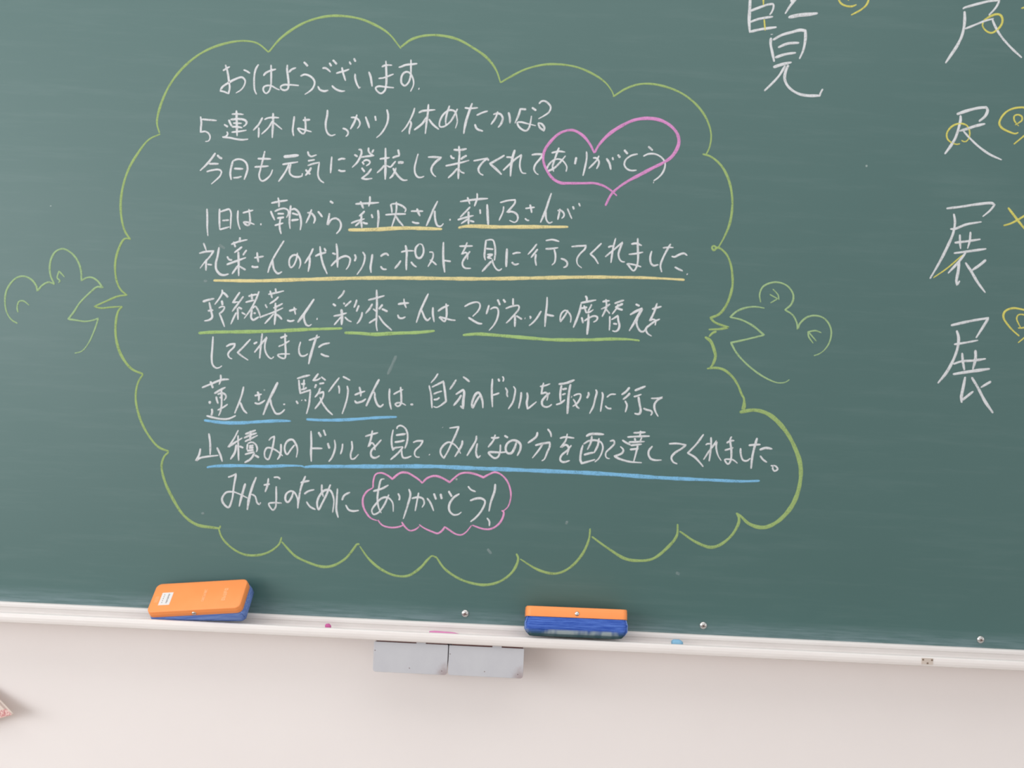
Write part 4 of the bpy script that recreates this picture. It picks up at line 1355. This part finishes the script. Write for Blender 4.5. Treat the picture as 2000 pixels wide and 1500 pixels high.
lettering(0.0090, 0.0040, -0.0120, 9, 0.0026, ('LTB', 'LMR', 'LRT', 'TB', 'LBM'))
lettering(0.0405, 0.0056, -0.0125, 5, 0.0048, ('LTBR', 'LMB', 'LRB', 'LTM', 'LRTB'))
lettering(-0.0665, 0.0060, -0.0090, 4, 0.0030, ('L', 'L', 'L', 'L'))

eraser('chalkboard_eraser', 'orange-backed eraser lying pad down on the tray, blue pad dusty, right of the grey boxes',
       (0.1135, -0.0330, Z0 - 0.3378), (-0.2600, -0.0037, 0.0110), 0.1529, 0.0550, 0.0150, 0.0285, 0.0285, PAD_DUSTY)

# ---------------------------------------------------------------- chalk ends in the tray
def chalk_stub(name, label, mat, loc, r, length, yaw, bite=0.3):
    bm = bmesh.new(); rings = []
    for k in range(7):
        x = length * (k / 6 - .5)
        s = 1.0 if 0 < k < 6 else 0.72
        s *= 1 - bite * max(0, k - 4) / 2
        rings.append([(x, s * r * math.cos(a) * (1 + .05 * math.sin(3 * a + k)), s * r * math.sin(a)) for a in (2 * math.pi * i / 16 for i in range(16))])
    stack_rings(bm, rings)
    o = link(name, bm, mat); o.location = loc; o.rotation_euler = (0, 0, yaw)
    return tag(o, label, 'chalk', 'chalk ends in the tray')
FL = Z0 - 0.3920
p = at_board(1322, 1254, -0.022)
chalk_stub('chalk_stub', 'pale blue chalk end in the tray right of the second eraser', CHALK_BLUE, (p.x, -0.026, FL + 0.0062), 0.0060, 0.017, 0.1, 0.45)
p = at_board(641, 1224, -0.02)
chalk_stub('chalk_stub', 'tiny dark pink chalk crumb in the tray between the two erasers', CHALK_PINK, (p.x, -0.020, FL + 0.0047), 0.0047, 0.0085, 0.4, 0.5)
p = at_board(868, 1234, -0.03)
chalk_stub('chalk_stub', 'long thin pink chalk stick in the tray above the left grey box', CHALK_ROSE, (p.x, -0.034, FL + 0.0048), 0.0046, 0.046, -0.13, 0.1)

# ---------------------------------------------------------------- grey boxes under the tray
def chalk_box(label, corners):
    tl, tr, bl, br = [at_board(px, py, -0.056) for px, py in corners]
    cx = (tl.x + tr.x) / 2; w = ((tr.x - tl.x) + (br.x - bl.x)) / 2; zt = (tl.z + tr.z) / 2; h = zt - (bl.z + br.z) / 2
    root = thing('chalk_box', label, 'box', (cx, -0.056, zt), (0, 0, 0), 'grey metal boxes under the tray')
    # sheet-metal front with rounded lower corners
    pts = [(-w/2, 0), (-w/2, -h + .004), (-w/2 + .0012, -h + .0012), (-w/2 + .004, -h), (w/2 - .004, -h), (w/2 - .0012, -h + .0012), (w/2, -h + .004), (w/2, 0)]
    bm = bmesh.new()
    stack_rings(bm, [[(x, 0.0, z) for x, z in pts], [(x, 0.0016, z) for x, z in pts]])
    f = link('front_plate', bm, GREY, root, smooth=False); bevel_mod(f, 0.0005, 2)
    bm = bmesh.new(); box(bm, -w/2 + .0015, w/2 - .0015, .0016, .068, -h + .003, -.0012)
    link('body', bm, GREY, root, smooth=False)
    # strip coloured dark to paint the shaded gap under the tray, and a bright tab
    bm = bmesh.new(); box(bm, -w/2 + .004, w/2 - .002, .0022, .060, -.0012, .0028)
    link('gap_shade_strip', bm, DARK_BROWN, root, smooth=False)['label'] = 'dark red-brown strip painting the shaded gap under the tray'
    bm = bmesh.new(); box(bm, w/2 - .048, w/2 - .034, .0004, .004, -.0006, .0022)
    link('tab', bm, GREY, root, smooth=False)
    bm = bmesh.new()
    for dx, dz in ((w/2 - .008, -h + .006), (-w/2 + .055, -h + .008), (-w/2 + .002, -.013)):
        dome(bm, 0.0007, 0.0003, (dx, -0.00005, dz), seg=10, rings=3)
    link('paint_chip', bm, DARK_BROWN, root)
    return root
chalk_box('left of the two grey metal boxes hung under the white tray',
          ((730.6, 1252.6), (875.6, 1260.2), (731, 1311.8), (875.6, 1319.2)))
chalk_box('right of the two grey metal boxes hung under the white tray',
          ((877.2, 1260.6), (1024, 1267), (877.4, 1319.5), (1024, 1325)))

# ---------------------------------------------------------------- leaflet on the wall, lower left
corner = at_board(28.5, 1396, -0.012)
along = at_board(-150, 1452, 0.018)      # lower edge, running off to the left
up = at_board(-92, 1288, 0.019)          # right-hand edge, running up
def sheet_point(a, c):
    p = corner + (along - corner) * a + (up - corner) * c
    d = min(1.0, (a + c) * 1.15)
    p.y = min(0.0205, -0.012 + 0.030 * (1 - (1 - d) ** 1.5))
    return p
def sheet_patch(a0, a1, c0, c1, na, nc, lift):
    bm = bmesh.new()
    g = [[bm.verts.new(sheet_point(a0 + (a1 - a0) * i / na, c0 + (c1 - c0) * j / nc) + Vector((0, -lift, 0))) for j in range(nc + 1)] for i in range(na + 1)]
    for r0, r1 in zip(g, g[1:]):
        for j in range(nc): bm.faces.new((r0[j], r0[j + 1], r1[j + 1], r1[j]))
    return bm
bm = sheet_patch(0, 1, 0, 1, 16, 16, 0)
bm2 = sheet_patch(0.02, 1, 0.012, 0.11, 40, 4, 0.0004)
sheet = link('paper_sheet', bm, PAPER)
so = sheet.modifiers.new('thickness', 'SOLIDIFY'); so.thickness = 0.0003; so.offset = 0
tag(sheet, 'curled corner of a printed paper with a red border on the wall at lower left', 'paper')
link('printed_border', bm2, RED_PRINT, sheet)['label'] = 'red and pink printed border'
link('edge_line', sheet_patch(0.02, 0.045, 0.11, 1, 4, 40, 0.0004), FINE_LINE, sheet)  # thin grey-brown line along the sheet's right-hand edge
